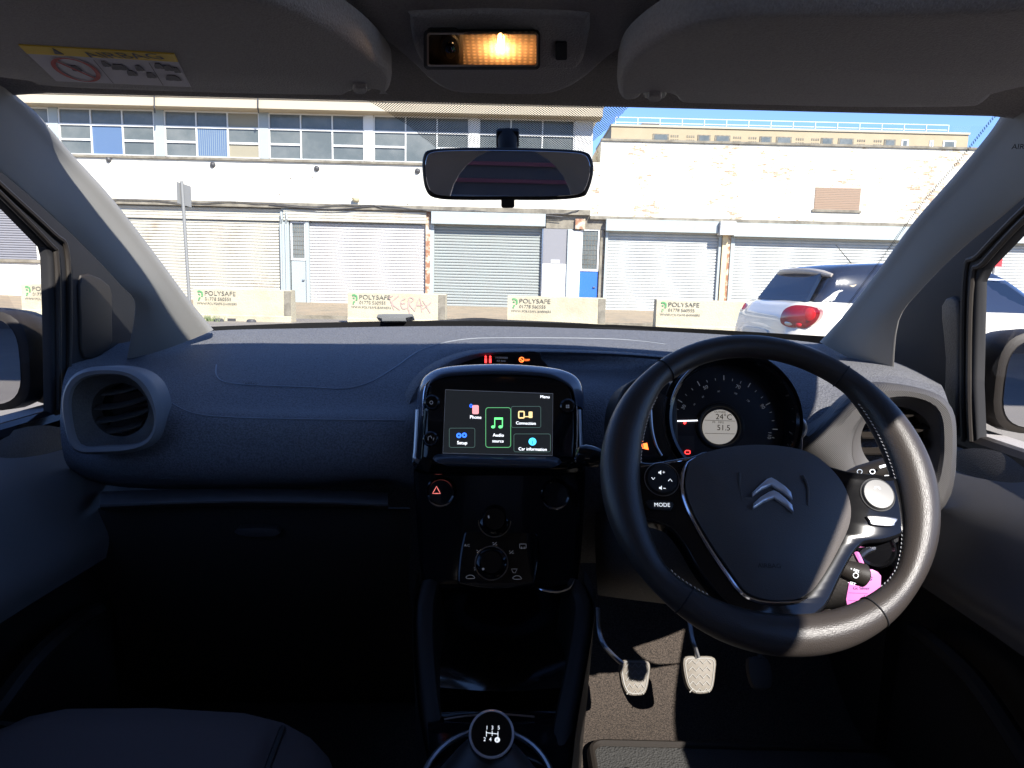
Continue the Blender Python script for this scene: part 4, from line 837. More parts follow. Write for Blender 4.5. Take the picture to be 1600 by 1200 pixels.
# lens housing walls and lamp behind the lens
MB().ringstrip(rrect(667, 51, 841, 104, 5), rrect(670, 54, 838, 101, 4), dl, .004, .0175).build('lens_rim', M('lens_edge', (.3, .22, .15), .3), dome)
MB().slab(rrect(718, 51, 839, 104, 5), dl, .0045, .0055).build('reflector', M('reflector', (.42, .34, .27), .35), dome)
bp_ = dl.w(*dl.uv(783, 72, .011), .011)
MB().tube([bp_-dl.u*.0, bp_+dl.v*.004, bp_+dl.v*.010, bp_+dl.v*.014], [.002, .0028, .0028, .002], 12).build('bulb', em('bulb_glow', (1, .60, .26), 11), dome)
MB().slab(rrect(667, 51, 716, 104, 6), dl, .004, .009, .001, 2).build('switch_plate', m_darkpl, dome)
MB().slab(circ(703, 77, 15, 30, 20), dl, .008, .0115, .001, 2).build('light_switch', m_darkpl, dome); MB().slab(circ(704, 80, 9, 30, 13), dl, .010, .013, .0012, 2).build('switch_rocker', m_gloss, dome)
MB().slab(rrect(868, 67, 886, 94, 3), dl, .003, .0065).build('microphone_grille', m_seal, dome)
# ---- rear-view mirror
mc = at(793, 271, .82); mn = ((CAM-mc).normalized() + (Vector((-.03, -1.6, CZ+.01))-mc).normalized()).normalized()
mpl = Plane(mc, mn, (1, 0, 0))
MO_ = spline([(660, 244), (672, 233), (720, 230), (793, 230), (868, 232), (914, 236), (926, 248), (928, 270), (920, 298), (908, 308), (860, 312), (793, 312), (720, 312), (678, 309), (664, 296), (659, 270)], 4)
mir = MB().slab(MO_, mpl, -.026, .004, .007, 4).build('rear_view_mirror', m_darkpl, car)
cx_, cy_ = 793, 271
MB().slab([((x-cx_)*.955+cx_, (y-cy_)*.885+cy_) for x, y in MO_], mpl, .003, .0046, .0004, 1).build('mirror_glass', M('mirror_silver_dim', (.6, .6, .62), .01, 1), mir, smooth=False)
MB().slab(rrect(783, 308, 804, 325, 4), mpl, -.012, .001, .002, 2).build('dimming_tab', m_seal, mir)
MB().tube([mc+Vector((0, .012, .02)), at(793, 232, .845), at(793, 215, .87)], [.01, .011, .012], 12).build('mirror_arm', m_seal, mir)
mt_ = Plane(at(793, 215, .865), (0, -.9, -.35)); MB().slab(rrect(775, 204, 811, 232, 4), mt_, -.012, .003, .003, 2).build('mirror_mount', m_seal, mir)
# ---- door mirrors outside
def wing(cxy, dep, w_, h_, sx, name='door_mirror'):
    c = at(cxy[0], cxy[1], dep); m = MB(); rs = []
    for dy, s in ((-.035, .88), (-.03, .97), (0, 1), (.05, .93), (.09, .7), (.11, .3)):
        rs.append([c+Vector((w_*s*(abs(math.cos(a))**.6)*(1 if math.cos(a) > 0 else -1), dy, h_*s*(abs(math.sin(a))**.6)*(1 if math.sin(a) > 0 else -1))) for a in [2*math.pi*k/32 for k in range(32)]])
    m.rings(rs); o = m.build(name, m_darkpl, car)
    g = MB(); g.rings([[c+Vector((w_*.84*(abs(math.cos(a))**.6)*(1 if math.cos(a) > 0 else -1), d_, h_*.84*(abs(math.sin(a))**.6)*(1 if math.sin(a) > 0 else -1))) for a in [2*math.pi*k/32 for k in range(32)]] for d_ in (-.034, -.037)])
    g.build('mirror_glass', m_mirror, o)
    MB().tube([c+Vector((-sx*w_*.7, .03, -h_*.7)), c+Vector((-sx*(w_+.08), .03, -h_*1.0))], .02, 8).build('mirror_stem', m_darkpl, o)
wing((-12, 560), 1.16, .085, .085, -1); wing((1612, 595), 1.14, .082, .085, 1)
# ---- wiper parts and bonnet beyond the glass
wn = MB(); wpp = Plane(at(618, 496, 1.43), (0, -1, .3)); wn.slab([(588, 496), (590, 491), (602, 490), (644, 490), (645, 495), (634, 497), (634, 502), (597, 502), (596, 498)], wpp, -.03, 0, .002, 2)
wn.build('washer_cover', M('washer_grey', (.12, .125, .13), .6), car)
MB().tube([at(*p) for p in spline([(640, 506, 1.46), (700, 503, 1.46), (745, 500, 1.46), (790, 503, 1.45), (900, 508, 1.44), (1040, 517, 1.44)], 5, False)], .005, 6).build('wiper_arm', m_seal, car)
bn = patch([[Vector((x, y, z-.10*(abs(x)/.75)**2)) for x in (-.75, -.4, 0, .4, .75)] for y, z in ((1.46, CZ-.17), (1.7, CZ-.21), (2.0, CZ-.28), (2.3, CZ-.40), (2.42, CZ-.62))], 4, 4)
thick(bn.build('bonnet', m_carpaint, car), .01)

# ============================================================ OUTSIDE
FD = 31.0
def fx(px, py=330, d=FD): return at(px, py, d).x
def fz(px, py, d=FD): return at(px, py, d).z
m_wall = M('white_render', (.66, .63, .56), .85, var=(1.2, (.50, .47, .40), .5, .75), world=True)
m_conc = M('weathered_concrete', (.24, .215, .17), .9, var=(2.5, (.13, .115, .09), .4, .65), bump=('noise', 20, .4, .02))
m_frame = M('window_frame_white', (.66, .66, .65), .5)
m_soff = M('soffit_beige', (.42, .37, .28), .8)
m_pane = M('window_pane', (.10, .115, .115), .15, spec=.4, var=(.6, (.17, .18, .175), .4, .7), world=True)
m_blue = M('blue_blind', (.08, .14, .26), .6); m_tanb = M('tan_blind', (.28, .25, .18), .7)
m_sh_cream = M('shutter_cream', (.46, .44, .38), .6, var=(1.3, (.33, .26, .19), .55, .8), world=True); m_sh_white = M('shutter_white', (.46, .445, .435), .55, var=(1.5, (.36, .32, .3), .6, .85))
m_sh_grey = M('shutter_grey_green', (.27, .285, .275), .45, var=(1.4, (.27, .30, .29), .4, .7)); m_sh_alu = M('shutter_pale', (.42, .43, .42), .45, var=(1.1, (.52, .53, .51), .4, .7)); m_sh_dk = M('shutter_dark_grey', (.20, .20, .22), .6)
m_lb = M('pale_blue_paint', (.33, .37, .38), .6, var=(2, (.29, .33, .34), .55, .8)); m_rust = M('rust', (.28, .13, .07), .8, var=(4, (.62, .55, .42), .45, .6))
m_slat = M('blind_slats', (.22, .27, .30), .6)
def shutter(name, x0, x1, z0, z1, y, mt, par, pitch=.125, dep=.045):
    m = MB(); n = max(4, int((z1-z0)/pitch)); rs = []
    for k in range(n):
        z = z0+(z1-z0)*k/n; h = (z1-z0)/n
        for f_, yy in ((0, 0), (.10, -dep*.9), (.5, -dep), (.80, -dep*.5), (.86, 0)):
            wv = .004*math.sin(z*3.1+x0)
            rs.append([(x0, y+yy+wv, z+h*f_), ((x0+x1)/2, y+yy-wv, z+h*f_), (x1, y+yy+wv*.5, z+h*f_)])
    m.rings(rs, False, False, False); return m.build(name, mt, par, angle=20)
def bx(name, x0, x1, y0, y1, z0, z1, mt, par): return MB().box((x0, y0, z0), (x1, y1, z1)).build(name, mt, par, smooth=False)
zc = lambda py, px=600: fz(px, py)
LZ = dict(eave_t=zc(152-1), eave_b=zc(170), win_t=zc(180), win_b=zc(253), band_b=zc(321), lint_b=zc(329))
xe = fx(927, 200)
lb = empty('industrial_unit', ((-14+xe)/2, FD+5, 0), 'white two-storey industrial building with a long strip of windows above roller shutters, on the left', 'building')
X0 = -34.0
# walls: upper band, back wall behind windows and shutters
wm = MB(); wm.box((X0, FD, LZ['band_b']), (xe, FD+.25, LZ['win_b'])); wm.box((X0, FD+.3, 0), (xe, FD+.4, LZ['eave_t'])); wm.box((X0, FD+.4, 0), (xe, FD+11, LZ['eave_t']-.02))
wm.build('wall', m_wall, lb, smooth=False)
bx('window_sill', X0, xe+.02, FD-.10, FD+.3, LZ['win_b']-.10, LZ['win_b'], m_conc, lb)
bx('lintel', X0, xe+.0, FD-.20, FD+.3, LZ['lint_b'], LZ['band_b'], m_conc, lb)
er = MB(); er.box((X0, FD-.75, LZ['eave_b']+.12), (xe+.35, FD+11.2, LZ['eave_b']+.75)); er.build('roof_eaves', m_wall, lb, smooth=False)
bx('soffit', X0, xe+.3, FD-.70, FD+.3, LZ['win_t']+.0, LZ['eave_b']+.118, m_soff, lb)
m_dk = M('fixture_dark', (.05, .05, .055), .5)
# window bays
bays = [(-135, -78), (-70, 76), (92, 240), (257, 404), (420, 568), (584, 732), (749, 897)]
wt, wb = LZ['win_t'], LZ['win_b']
for bi, (a, b) in enumerate(bays):
    x0, x1 = fx(a, 210), fx(b, 210); fr_ = MB(); w3 = (x1-x0)/3; bw = .055
    ys = FD+.05
    def bar(xa, xb, za, zb): fr_.box((xa, ys, za), (xb, ys+.1, zb))
    bar(x0, x1, wt-bw, wt); bar(x0, x1, wb, wb+bw)
    for k in range(4): bar(x0+w3*k-bw/2, x0+w3*k+bw/2, wb+bw, wt-bw)
    h = wt-wb; panes = []
    for k in range(3):
        xa, xb = x0+w3*k+bw/2, x0+w3*(k+1)-bw/2
        cuts = [wt-bw, wt-h*.345, wt-h*.67, wb+bw] if k != 1 else [wt-bw, wt-h*.345, wb+bw]
        for c in cuts[1:-1]: bar(xa, xb, c-.04, c+.04)
        for c0_, c1_ in zip(cuts, cuts[1:]): panes.append((k, xa, xb, c1_+(.04 if c1_ != wb+bw else 0), c0_-(.04 if c0_ != wt-bw else 0)))
    f_ = fr_.build('window', m_frame, lb, smooth=False)
    for pi, (k, xa, xb, za, zb) in enumerate(panes):
        mt = m_pane
        if bi == 2 and k == 1 and za < wb+.2: mt = m_blue
        if bi == 3 and k == 1 and za < wb+.2: mt = m_slat
        if bi == 3 and k == 2: mt = m_tanb if pi % 2 else m_pane
        p_ = MB(); p_.box((xa, ys+.06, za), (xb, ys+.075, zb)); po = p_.build('window_pane', mt, f_, smooth=False)
    if bi == 3:
        for k in (1,):
            q = MB(); xa, xb = x0+w3+.05, x0+2*w3-.05
            for j in range(14): q.box((xa+(xb-xa)*j/14, ys+.045, wb+.1), (xa+(xb-xa)*(j+.62)/14, ys+.055, wt-h*.36))
            q.build('vertical_blind', m_blue, f_, smooth=False)
    if bi in (0, 1, 2, 3, 4, 5):
        xn = fx(bays[bi+1][0], 210); bx('wall_pier', x1+.03, xn-.03, FD+.02, FD+.3, wb, wt, m_lb if bi < 4 else m_frame, lb)
bx('wall_pier', fx(897, 210)+.03, xe, FD+.02, FD+.3, wb, wt, m_frame, lb)
for x, y in ((168, 250), (331, 258), (494, 264), (652, 268)):
    c = at(x, y, FD-.12); MB().lathe([(.05, 0), (.09, .03), (.12, .1), (.10, .16)], c, (0, .9, .3), 16).build('wall_light', m_dk, lb)
c = at(556, 311, FD-.15); MB().lathe([(.16, .05), (.17, .02), (.12, -.08), (.05, -.12)], c, (0, .2, 1), 16).build('bulkhead_lamp', M('lamp_cream', (.7, .62, .4), .5), lb)
cb = MB()
for sgn, off_ in ((1, 0), (-1, .05)):
    cb.tube([at(x, y+random.uniform(-1.5, 1.5), FD-.26) for x, y in spline([(150, 318), (200, 312), (300, 318), (380, 316), (470, 322), (560, 320), (640, 328), (740, 330), (830, 336), (880, 334), (905, 328)], 4, False)][::1] if sgn == 1 else [at(x, y+3, FD-.24) for x, y in spline([(420, 317), (520, 324), (600, 319), (700, 330), (790, 329), (880, 336)], 4, False)], .02, 5)
cb.build('cable', m_dk, lb)
for x in (241, 403):
    MB().tube([at(x, 140, FD-.8), at(x, 168, FD-.8), at(x+1, 176, FD-.3)], .03, 6).build('drain_pipe', m_dk, lb)
zg = 0.0; zl = LZ['lint_b']
def X(px): return fx(px, 400)
st_ = MB(); random.seed(11)
for k in range(13):
    x = random.uniform(X(90), xe-.5); z = random.choice((LZ['band_b']+.02+random.random()**2*.5, LZ['win_b']-.35-random.random()**2*.5)); w_ = random.uniform(.03, .09); h_ = random.uniform(.015, .05)
    n_ = 7; st_.add([(x+w_*math.cos(a)*random.uniform(.6, 1), FD-.004, z+h_*math.sin(a)*random.uniform(.6, 1)) for a in [2*math.pi*j/n_ for j in range(n_)]], [tuple(range(n_))])
st_.build('paint_flake', m_conc, lb, smooth=False)
# shutters with header boxes and jambs
shutter('roller_shutter', X(-430), X(58), 1.62, zl-.3, FD+.22, m_sh_dk, lb, .1)
bx('dock_wall', X(-440), X(60), FD+.02, FD+.29, 0, 1.5, m_wall, lb); bx('dock_sill', X(-440), X(66), FD-.1, FD+.29, 1.5, 1.62, m_conc, lb)
bx('wall_pier', X(58), X(80), FD+.0, FD+.29, 0, zl, m_wall, lb)
shutter('roller_shutter', X(84), X(438), .04, zl-.55, FD+.20, m_sh_cream, lb)
shutter('shutter_header', X(84), X(441), zl-.55, zl-.02, FD+.08, m_sh_cream, lb, .17, .03)
bx('wall_pier', X(441), X(452), FD+.0, FD+.29, 0, zl, m_lb, lb)
for x in (439, 447): MB().tube([at(x, 331, FD-.12), at(x+1, 342, FD-.15), at(x-1, 350, FD-.02), (at(x-1, 350, FD-.02).x, FD-.02, .2)], .045, 8).build('drain_pipe', m_lb, lb)
def door(x0, x1, ytop, ymid, ylow, mt, mesh=True, handle=None):
    fz0, fz1 = fz((x0+x1)/2, ytop), fz((x0+x1)/2, ymid)
    d = bx('door', X(x0), X(x1), FD+.10, FD+.16, .03, fz1-.14, mt, lb)
    w_ = MB(); a, b = X(x0), X(x1)
    for q_ in ((a, b, fz0-.06, fz0), (a, b, fz1-.13, fz1-.04), (a, a+.07, fz1-.04, fz0-.06), (b-.07, b, fz1-.04, fz0-.06)): w_.box((q_[0], FD+.06, q_[2]), (q_[1], FD+.14, q_[3]))
    w_ = w_.build('fanlight', m_frame, lb, smooth=False)
    bx('window_pane', a+.07, b-.07, FD+.11, FD+.12, fz1-.04, fz0-.06, m_pane, w_)
    g = MB()
    for k in range(1, 5): g.box((a+.07+(b-a-.14)*k/5-.006, FD+.098, fz1-.04), (a+.07+(b-a-.14)*k/5+.006, FD+.105, fz0-.06))
    for k in range(1, 8): g.box((a+.07, FD+.088, fz1-.04+(fz0-fz1-.02)*k/8-.006), (b-.07, FD+.095, fz1-.04+(fz0-fz1-.02)*k/8+.006))
    g.build('wire_mesh', m_conc, w_, smooth=False)
    bx('door_handle', b-.2, b-.1, FD+.03, FD+.10, 1.0, 1.05, m_satin, d)
    return d
door(454, 478, 346, 402, 478, m_lb)
bx('door_post', X(478), X(483), FD+.0, FD+.29, 0, zl-.35, m_lb, lb)
shutter('roller_shutter', X(483), X(664), .04, zl-.55, FD+.20, m_sh_white, lb)
shutter('shutter_header', X(445), X(666), zl-.52, zl-.02, FD-.06, m_sh_cream, lb, .17, .03)
bx('rusty_post', X(665), X(672), FD-.02, FD+.29, 0, zl, m_rust, lb)
bx('jamb', X(672), X(678), FD+.0, FD+.29, 0, zl-.4, m_lb, lb)
shutter('roller_shutter', X(678), X(846), .04, zl-.6, FD+.20, m_sh_grey, lb)
bx('header_box', fx(675, 345), fx(852, 345), FD-.30, FD+.29, fz(760, 352), fz(760, 333), m_lb, lb)
bx('jamb', X(846), X(848), FD+.0, FD+.29, 0, zl-.6, m_satin, lb)
bx('door', X(848), X(886), FD+.06, FD+.2, .03, fz(866, 412), m_frame, lb); bx('panel', X(848), X(886), FD+.06, FD+.2, fz(866, 412)+.004, fz(866, 357), m_sh_dk, lb)
bx('concrete_infill', X(852), X(946), FD+.04, FD+.29, fz(866, 357)+.004, zl, m_conc, lb)
bx('notice', X(861), X(875), FD+.03, FD+.056, fz(866, 411), fz(866, 406), m_frame, lb)
bx('jamb', X(886), X(893), FD-.02, FD+.29, 0, fz(890, 358), m_lb, lb); bx('wall_pier', X(893), X(907), FD+.02, FD+.29, 0, fz(890, 360), m_frame, lb)
bx('junction_box', X(897), X(912), FD-.1, FD+.03, fz(900, 358), fz(900, 342), m_rust, lb)
door(907, 936, 358, 419, 478, M('blue_door_paint', (.02, .13, .55), .45))
bx('jamb', X(937), X(941), FD+.0, FD+.29, 0, fz(890, 358), m_conc, lb)
# ---- right-hand building: painted brick, two pale shutters
m_pb = bpy.data.materials.new('painted_brick'); m_pb.use_nodes = True; t = m_pb.node_tree; b = t.nodes['Principled BSDF']; b.inputs['Roughness'].default_value = .85
tc = t.nodes.new('ShaderNodeTexCoord'); mp = t.nodes.new('ShaderNodeMapping'); mp.inputs['Rotation'].default_value = (rad(90), 0, 0)
bk = t.nodes.new('ShaderNodeTexBrick'); bk.inputs['Scale'].default_value = 1; bk.inputs['Brick Width'].default_value = .23; bk.inputs['Row Height'].default_value = .078; bk.inputs['Mortar Size'].default_value = .008
bk.inputs['Color1'].default_value = (.30, .21, .13, 1); bk.inputs['Color2'].default_value = (.42, .32, .21, 1); bk.inputs['Mortar'].default_value = (.6, .56, .48, 1)
t.links.new(tc.outputs['Object'], mp.inputs[0]); t.links.new(mp.outputs[0], bk.inputs[0])
n1 = t.nodes.new('ShaderNodeTexNoise'); n1.inputs['Scale'].default_value = .55; n1.inputs['Detail'].default_value = 3; n2 = t.nodes.new('ShaderNodeTexNoise'); n2.inputs['Scale'].default_value = 3.2; n2.inputs['Detail'].default_value = 5
mp2 = t.nodes.new('ShaderNodeMapping'); mp2.inputs['Scale'].default_value = (1, 1, 3.0); t.links.new(tc.outputs['Object'], n1.inputs[0]); t.links.new(tc.outputs['Object'], mp2.inputs[0]); t.links.new(mp2.outputs[0], n2.inputs[0])
ad = t.nodes.new('ShaderNodeMath'); ad.operation = 'ADD'; t.links.new(n1.outputs[0], ad.inputs[0]); t.links.new(n2.outputs[0], ad.inputs[1])
cr2 = t.nodes.new('ShaderNodeMapRange'); cr2.inputs[1].default_value = 1.13; cr2.inputs[2].default_value = 1.18; t.links.new(ad.outputs[0], cr2.inputs[0])
mx = t.nodes.new('ShaderNodeMix'); mx.data_type = 'RGBA'; mx.inputs[6].default_value = (.64, .61, .53, 1); t.links.new(cr2.outputs[0], mx.inputs[0]); t.links.new(bk.outputs[0], mx.inputs[7]); t.links.new(mx.outputs[2], b.inputs[0])
bp = t.nodes.new('ShaderNodeBump'); bp.inputs['Distance'].default_value = .02; bp.inputs['Strength'].default_value = .8; t.links.new(bk.outputs[1], bp.inputs['Height']); bp.invert = True; t.links.new(bp.outputs[0], b.inputs['Normal'])
XR = 30.0; x0 = X(941)+.006
rbg = empty('brick_unit', ((x0+XR)/2, FD+5, 0), 'long single-storey unit of peeling white painted brick above pale roller shutters, on the right', 'building')
zt = fz(1230, 227); zb_ = fz(1180, 344)
wm = MB(); wm.box((xe+.36, FD+.012, zb_), (XR, FD+.28, zt)); wm.box((xe+.36, FD+.3, 0), (XR, FD+9, zt-.05)); rw_ = wm.build('wall', m_pb, rbg, smooth=False)
wm = MB(); wm.box((xe+.004, FD+.012, zb_), (xe+.355, FD+.25, LZ['win_b']+.2)); wm.box((xe+.004, FD+.3, 0), (xe+.355, FD+9, LZ['win_b']+.2)); wm.build('wall', m_pb, rbg, smooth=False)
bx('parapet_coping', xe+.36, XR, FD-.06, FD+.35, zt, zt+.09, m_conc, rbg)
bx('lintel', xe+.004, XR, FD-.15, FD+.28, fz(1180, 349), zb_, m_conc, rbg)
zl2 = fz(1180, 349)
bi_ = M('brown_brick', (.30, .21, .15), .9, bump=('noise', 30, .4, .01)); wv = MB()
xa, xb = fx(1273, 310), fx(1344, 310); za, zz = fz(1308, 328), fz(1308, 293)
for k in range(13): wv.box((xa, FD-.012, za+(zz-za)*k/13), (xb, FD+.02, za+(zz-za)*(k+.86)/13))
bo_ = wv.build('bricked_up_window', bi_, rbg, smooth=False); bx('window_sill', xa-.08, xb+.08, FD-.06, FD+.02, za-.1, za, m_conc, rbg)
bx('header_box', fx(946, 350), fx(1120, 350), FD-.32, FD+.29, fz(1035, 363), fz(1035, 345), m_lb, rbg)
bx('header_block', fx(1121, 350), fx(1144, 350), FD-.55, FD+.0, fz(1132, 368), fz(1132, 347), m_frame, rbg)
bx('header_box', fx(1145, 350), XR-4, FD-.32, FD+.29, fz(1280, 373), fz(1280, 352), m_lb, rbg)
shutter('roller_shutter', X(949), X(1123), .04, zl2-.4, FD+.16, m_sh_alu, rbg)
bx('jamb', X(945), X(949), FD+.0, FD+.29, 0, zl2-.3, m_lb, rbg); bx('jamb', X(1122), X(1126), FD+.0, FD+.29, 0, zl2-.3, m_lb, rbg)
bx('timber_post', X(1127), X(1135), FD-.08, FD+.29, 0, zl2-.3, M('timber_cream', (.62, .5, .3), .8, var=(3, (.5, .32, .2), .55, .7)), rbg); bx('dark_gap', X(1135), X(1141), FD+.05, FD+.29, 0, zl2-.3, m_rust, rbg)
bx('jamb', X(1141), X(1147), FD+.0, FD+.29, 0, zl2-.3, m_lb, rbg)
shutter('roller_shutter', X(1147), X(1440), .04, zl2-.4, FD+.16, m_sh_alu, rbg)
shutter('roller_shutter', X(1460), X(1900), .04, zl2-.4, FD+.16, m_sh_alu, rbg)
# ---- flats far behind on the right
BD = 90.0
bb = empty('brick_flats', (at(1230, 300, BD).x, BD+8, 0), 'yellow-brick block with a row of dark windows and roof railing behind the unit', 'building')
m_yb = M('yellow_brick', (.40, .32, .21), .85, var=(.5, (.35, .28, .18), .3, .7)); zt2 = fz(1230, 204, BD)
xa, xb = at(955, 210, BD).x, at(1512, 225, BD).x
bx('wall', xa, xb, BD, BD+16, 0, zt2, m_yb, bb)
bx('parapet', xa-.1, xb+.1, BD-.15, BD+16.1, zt2, zt2+.25, m_soff, bb)
for a, b, dk in ((1020, 1045, 1), (1090, 1110, 1), (1117, 1141, 1), (1187, 1206, 1), (1213, 1237, 1), (1283, 1302, 1), (1310, 1334, 1), (1382, 1400, 1), (1409, 1420, 0), (1453, 1459, 0), (1474, 1494, 0)):
    zw = fz((a+b)/2, 206+(a-1000)*.024, BD); xa_, xb_ = at(a, 215, BD).x, at(b, 215, BD).x
    z1_ = zt2-.75; w_ = bx('window', xa_, xb_, BD-.08, BD+.01, z1_-3.2, z1_, m_conc if dk else m_frame, bb); bx('window_pane', xa_+.2, xb_-.2, BD-.11, BD-.081, z1_-3.0, z1_-.12, m_pane, w_)
pf = MB()
for a in (1048, 1073, 1146, 1170, 1244, 1268, 1340, 1366):
    for i in range(4):
        for j in range(5): xx = at(a+i*3.4, 215, BD).x; pf.box((xx, BD-.05, zt2-1.1-j*.5), (xx+.14, BD-.01, zt2-.85-j*.5))
pf.build('pierced_brickwork', m_conc, bb, smooth=False)
rl = MB(); m_rail = M('pale_rail', (.5, .53, .58), .5)
xr0, xr1 = at(965, 195, BD).x, at(1495, 215, BD).x
for h in (.9, 1.5): rl.box((xr0, BD+2, zt2+h), (xr1, BD+2.08, zt2+h+.08))
for k in range(16): x = xr0+(xr1-xr0)*k/15; rl.box((x-.04, BD+1.9, zt2), (x+.04, BD+1.99, zt2+1.55))
rl.build('roof_railing', m_rail, bb, smooth=False); bx('roof_hatch', at(1010, 195, BD).x, at(1040, 195, BD).x, BD+3, BD+6, zt2+.25, zt2+1.2, m_dk, bb)
# ---- ground
bm_ = MB(); gN = 14
bm_.add([(-400, -300, 0), (400, -300, 0), (400, 900, 0), (-400, 900, 0)], [(0, 1, 2, 3)])
tag(bm_.build('ground', M('tarmac', (.17, .155, .14), .9, var=(.8, (.22, .20, .17), .35, .7), bump=('noise', 60, .5, .01)), smooth=False), kind='structure')
pv = MB(); pv.box((-60, 20.5, -.02), (60, FD+.3, .06)); tag(pv.build('pavement', M('dusty_paving', (.34, .26, .17), .9, var=(1.5, (.24, .2, .14), .4, .65), bump=('noise', 40, .4, .01)), smooth=False), kind='structure')
kb_ = MB(); kb_.box((-60, 20.38, -.02), (60, 20.496, .10)); tag(kb_.build('kerb', m_conc, smooth=False), kind='structure')
# ---- concrete barriers with stencilled lettering
m_bar = M('barrier_concrete', (.45, .40, .29), .9, var=(1.3, (.33, .285, .20), .45, .72), bump=('noise', 25, .6, .02), world=True); m_st = M('stencil_black', (.07, .07, .065), .8, var=(9, (.40, .36, .26), .52, .66), world=True); m_stg = M('stencil_green', (.08, .26, .10), .8, var=(9, (.40, .36, .26), .55, .7), world=True)
BDp = 18.6; BL = 2.58; BH = .84
def barrier(px, d):
    x = at(px, 480, d).x
    r = empty('concrete_barrier', (x, d, 0)); prof = [(-.22, 0), (-.22, .14), (-.20, .17), (-.17, BH-.02), (-.15, BH), (.15, BH), (.17, BH-.02), (.20, .17), (.22, .14), (.22, 0)]
    m = MB(); m.rings([[(x+s*BL, d+y+.2, z) for y, z in prof] for s in (0, .008, .992, 1)]); body = m.build('block', m_bar, r, smooth=False)
    pl = Plane((x, d+.2-.187, .5), (0, -1, .045), (1, 0, 0))
    MB().slab([(BL-.19, -.33), (BL-.004, -.33), (BL-.004, .32), (BL-.19, .32)], pl, -.04, .012, px=False).build('end_joint', m_conc, body, smooth=False)
    q = MB(); q.text('POLYSAFE', pl, .30, .16, .115, px=False, hh=.014, xs=1.12); q.text('01778 560555', pl, .31, .03, .085, px=False, hh=.014, xs=1.0); q.text('WWW.POLYSAFE-BARRIERS', pl, .10, -.08, .058, px=False, hh=.014, xs=1.02); q.build('stencil_lettering', m_st, body, smooth=False)
    q = MB(); q.line(spline([(.12, .25), (.18, .26), (.24, .22), (.24, .12)], 4, False), pl, .045, px=False, hh=.014); q.line([(.19, .17), (.14, .19)], pl, .035, px=False, hh=.014); q.line([(.15, .02), (.17, .09), (.20, .09)], pl, .04, px=False, hh=.014); q.build('stencil_logo', m_stg, body, smooth=False)
    q = MB(); q.box((x+.9, d-.03, 0), (x+1.12, d+.02, .07)); q.build('lifting_slot', m_dk, body, smooth=False)
    return r
bs = [(302, 'concrete barrier behind the slim sign pole, first from the left pillar'), (543, 'concrete barrier with pink graffiti scrawl beside its lettering'), (793, 'clean lettered concrete barrier in front of the blue door'), (1026, 'concrete barrier partly hidden by the white hatchback'), (34, 'concrete barrier glimpsed through the passenger side window')]
G = 'lettered concrete barriers in a row before the shutters'
for px, lab in bs:
    o = barrier(px, BDp if px != 34 else BDp+.3); tag(o, lab, 'barrier', G)
    if px == 543:
        pl = Plane((o.location.x, BDp+.2-.187, .5), (0, -1, .045), (1, 0, 0)); q = MB(); wdt = .03
        for L in ([(1.1, .22), (1.22, -.1)], [(1.34, .27), (1.17, .08), (1.38, -.1)], [(1.52, .2), (1.4, .12), (1.45, -.06), (1.58, -.04)], [(1.4, .06), (1.52, .08)], [(1.6, -.1), (1.62, .22), (1.74, .18), (1.63, .06), (1.78, -.12)], [(1.78, -.06), (1.9, .22), (1.96, -.14)], [(1.82, .03), (2.0, .04)], [(1.98, .16), (2.18, -.16)], [(2.2, .12), (1.98, -.06)], [(1.62, -.1), (1.64, -.2)], [(1.2, .27), (1.05, .2)]):
            q.line(spline(L, 4, False), pl, wdt, px=False, hh=.0135)
        q.build('graffiti', M('graffiti_pink', (.40, .28, .25), .8), [c for c in COL.objects if c.parent == o][0], smooth=False)
# ---- sign pole
pp = at(297, 470, 17.0)
sg = empty('sign_pole', (pp.x, 17, 0), 'slim grey metal pole with a small sign plate turned edge-on, left of centre', 'sign pole')
ptop = at(284, 283, 17.0); m_galv = M('galvanised', (.22, .22, .215), .6, metal=.2)
MB().tube([(pp.x, 17, 0), (ptop.x, 17, ptop.z)], .038, 12).build('pole', m_galv, sg)
a = at(277, 284, 16.95); b2 = at(288, 318, 16.95); spm = MB(); spm.rings([[(a.x, 16.9, a.z), (a.x, 16.9, b2.z), (a.x, 16.92, b2.z), (a.x, 16.92, a.z)], [(a.x+.17, 17.25, a.z-.06), (a.x+.17, 17.25, b2.z-.06), (a.x+.17, 17.27, b2.z-.06), (a.x+.17, 17.27, a.z-.06)]]); spm.build('sign_plate', m_galv, sg, smooth=False)
# ---- weeds and stones at the foot of the first barrier
wd_ = MB(); random.seed(3); wc_ = at(322, 498, 18.2)
for k in range(90):
    x = wc_.x+random.gauss(0, .16); y = 18.35+random.gauss(0, .08); h = random.uniform(.06, .2); a = random.uniform(0, 6.28); w_ = .012
    wd_.add([(x-w_, y, 0), (x+w_, y, 0), (x+math.cos(a)*.07, y+math.sin(a)*.05, h)], [(0, 1, 2)])
tag(wd_.build('weeds', M('weed_green', (.14, .18, .08), .8)), kind='stuff')
for px, py, lab in ((342, 497, 'flat dark stone beside the weeds at the first barrier'), (393, 499, 'small dark block of rubble at the foot of the first barrier')):
    c = at(px, py, 18.3); m = MB(); rs = [[(c.x+.12*s*math.cos(a)*(1+.2*math.sin(2*a)), 18.3+.07*s*math.sin(a), z) for a in [2*math.pi*k/9 for k in range(9)]] for z, s in ((0, 1), (.05, .95), (.08, .6))]
    tag(m.rings(rs).build('stone', m_dk), lab, 'stone')

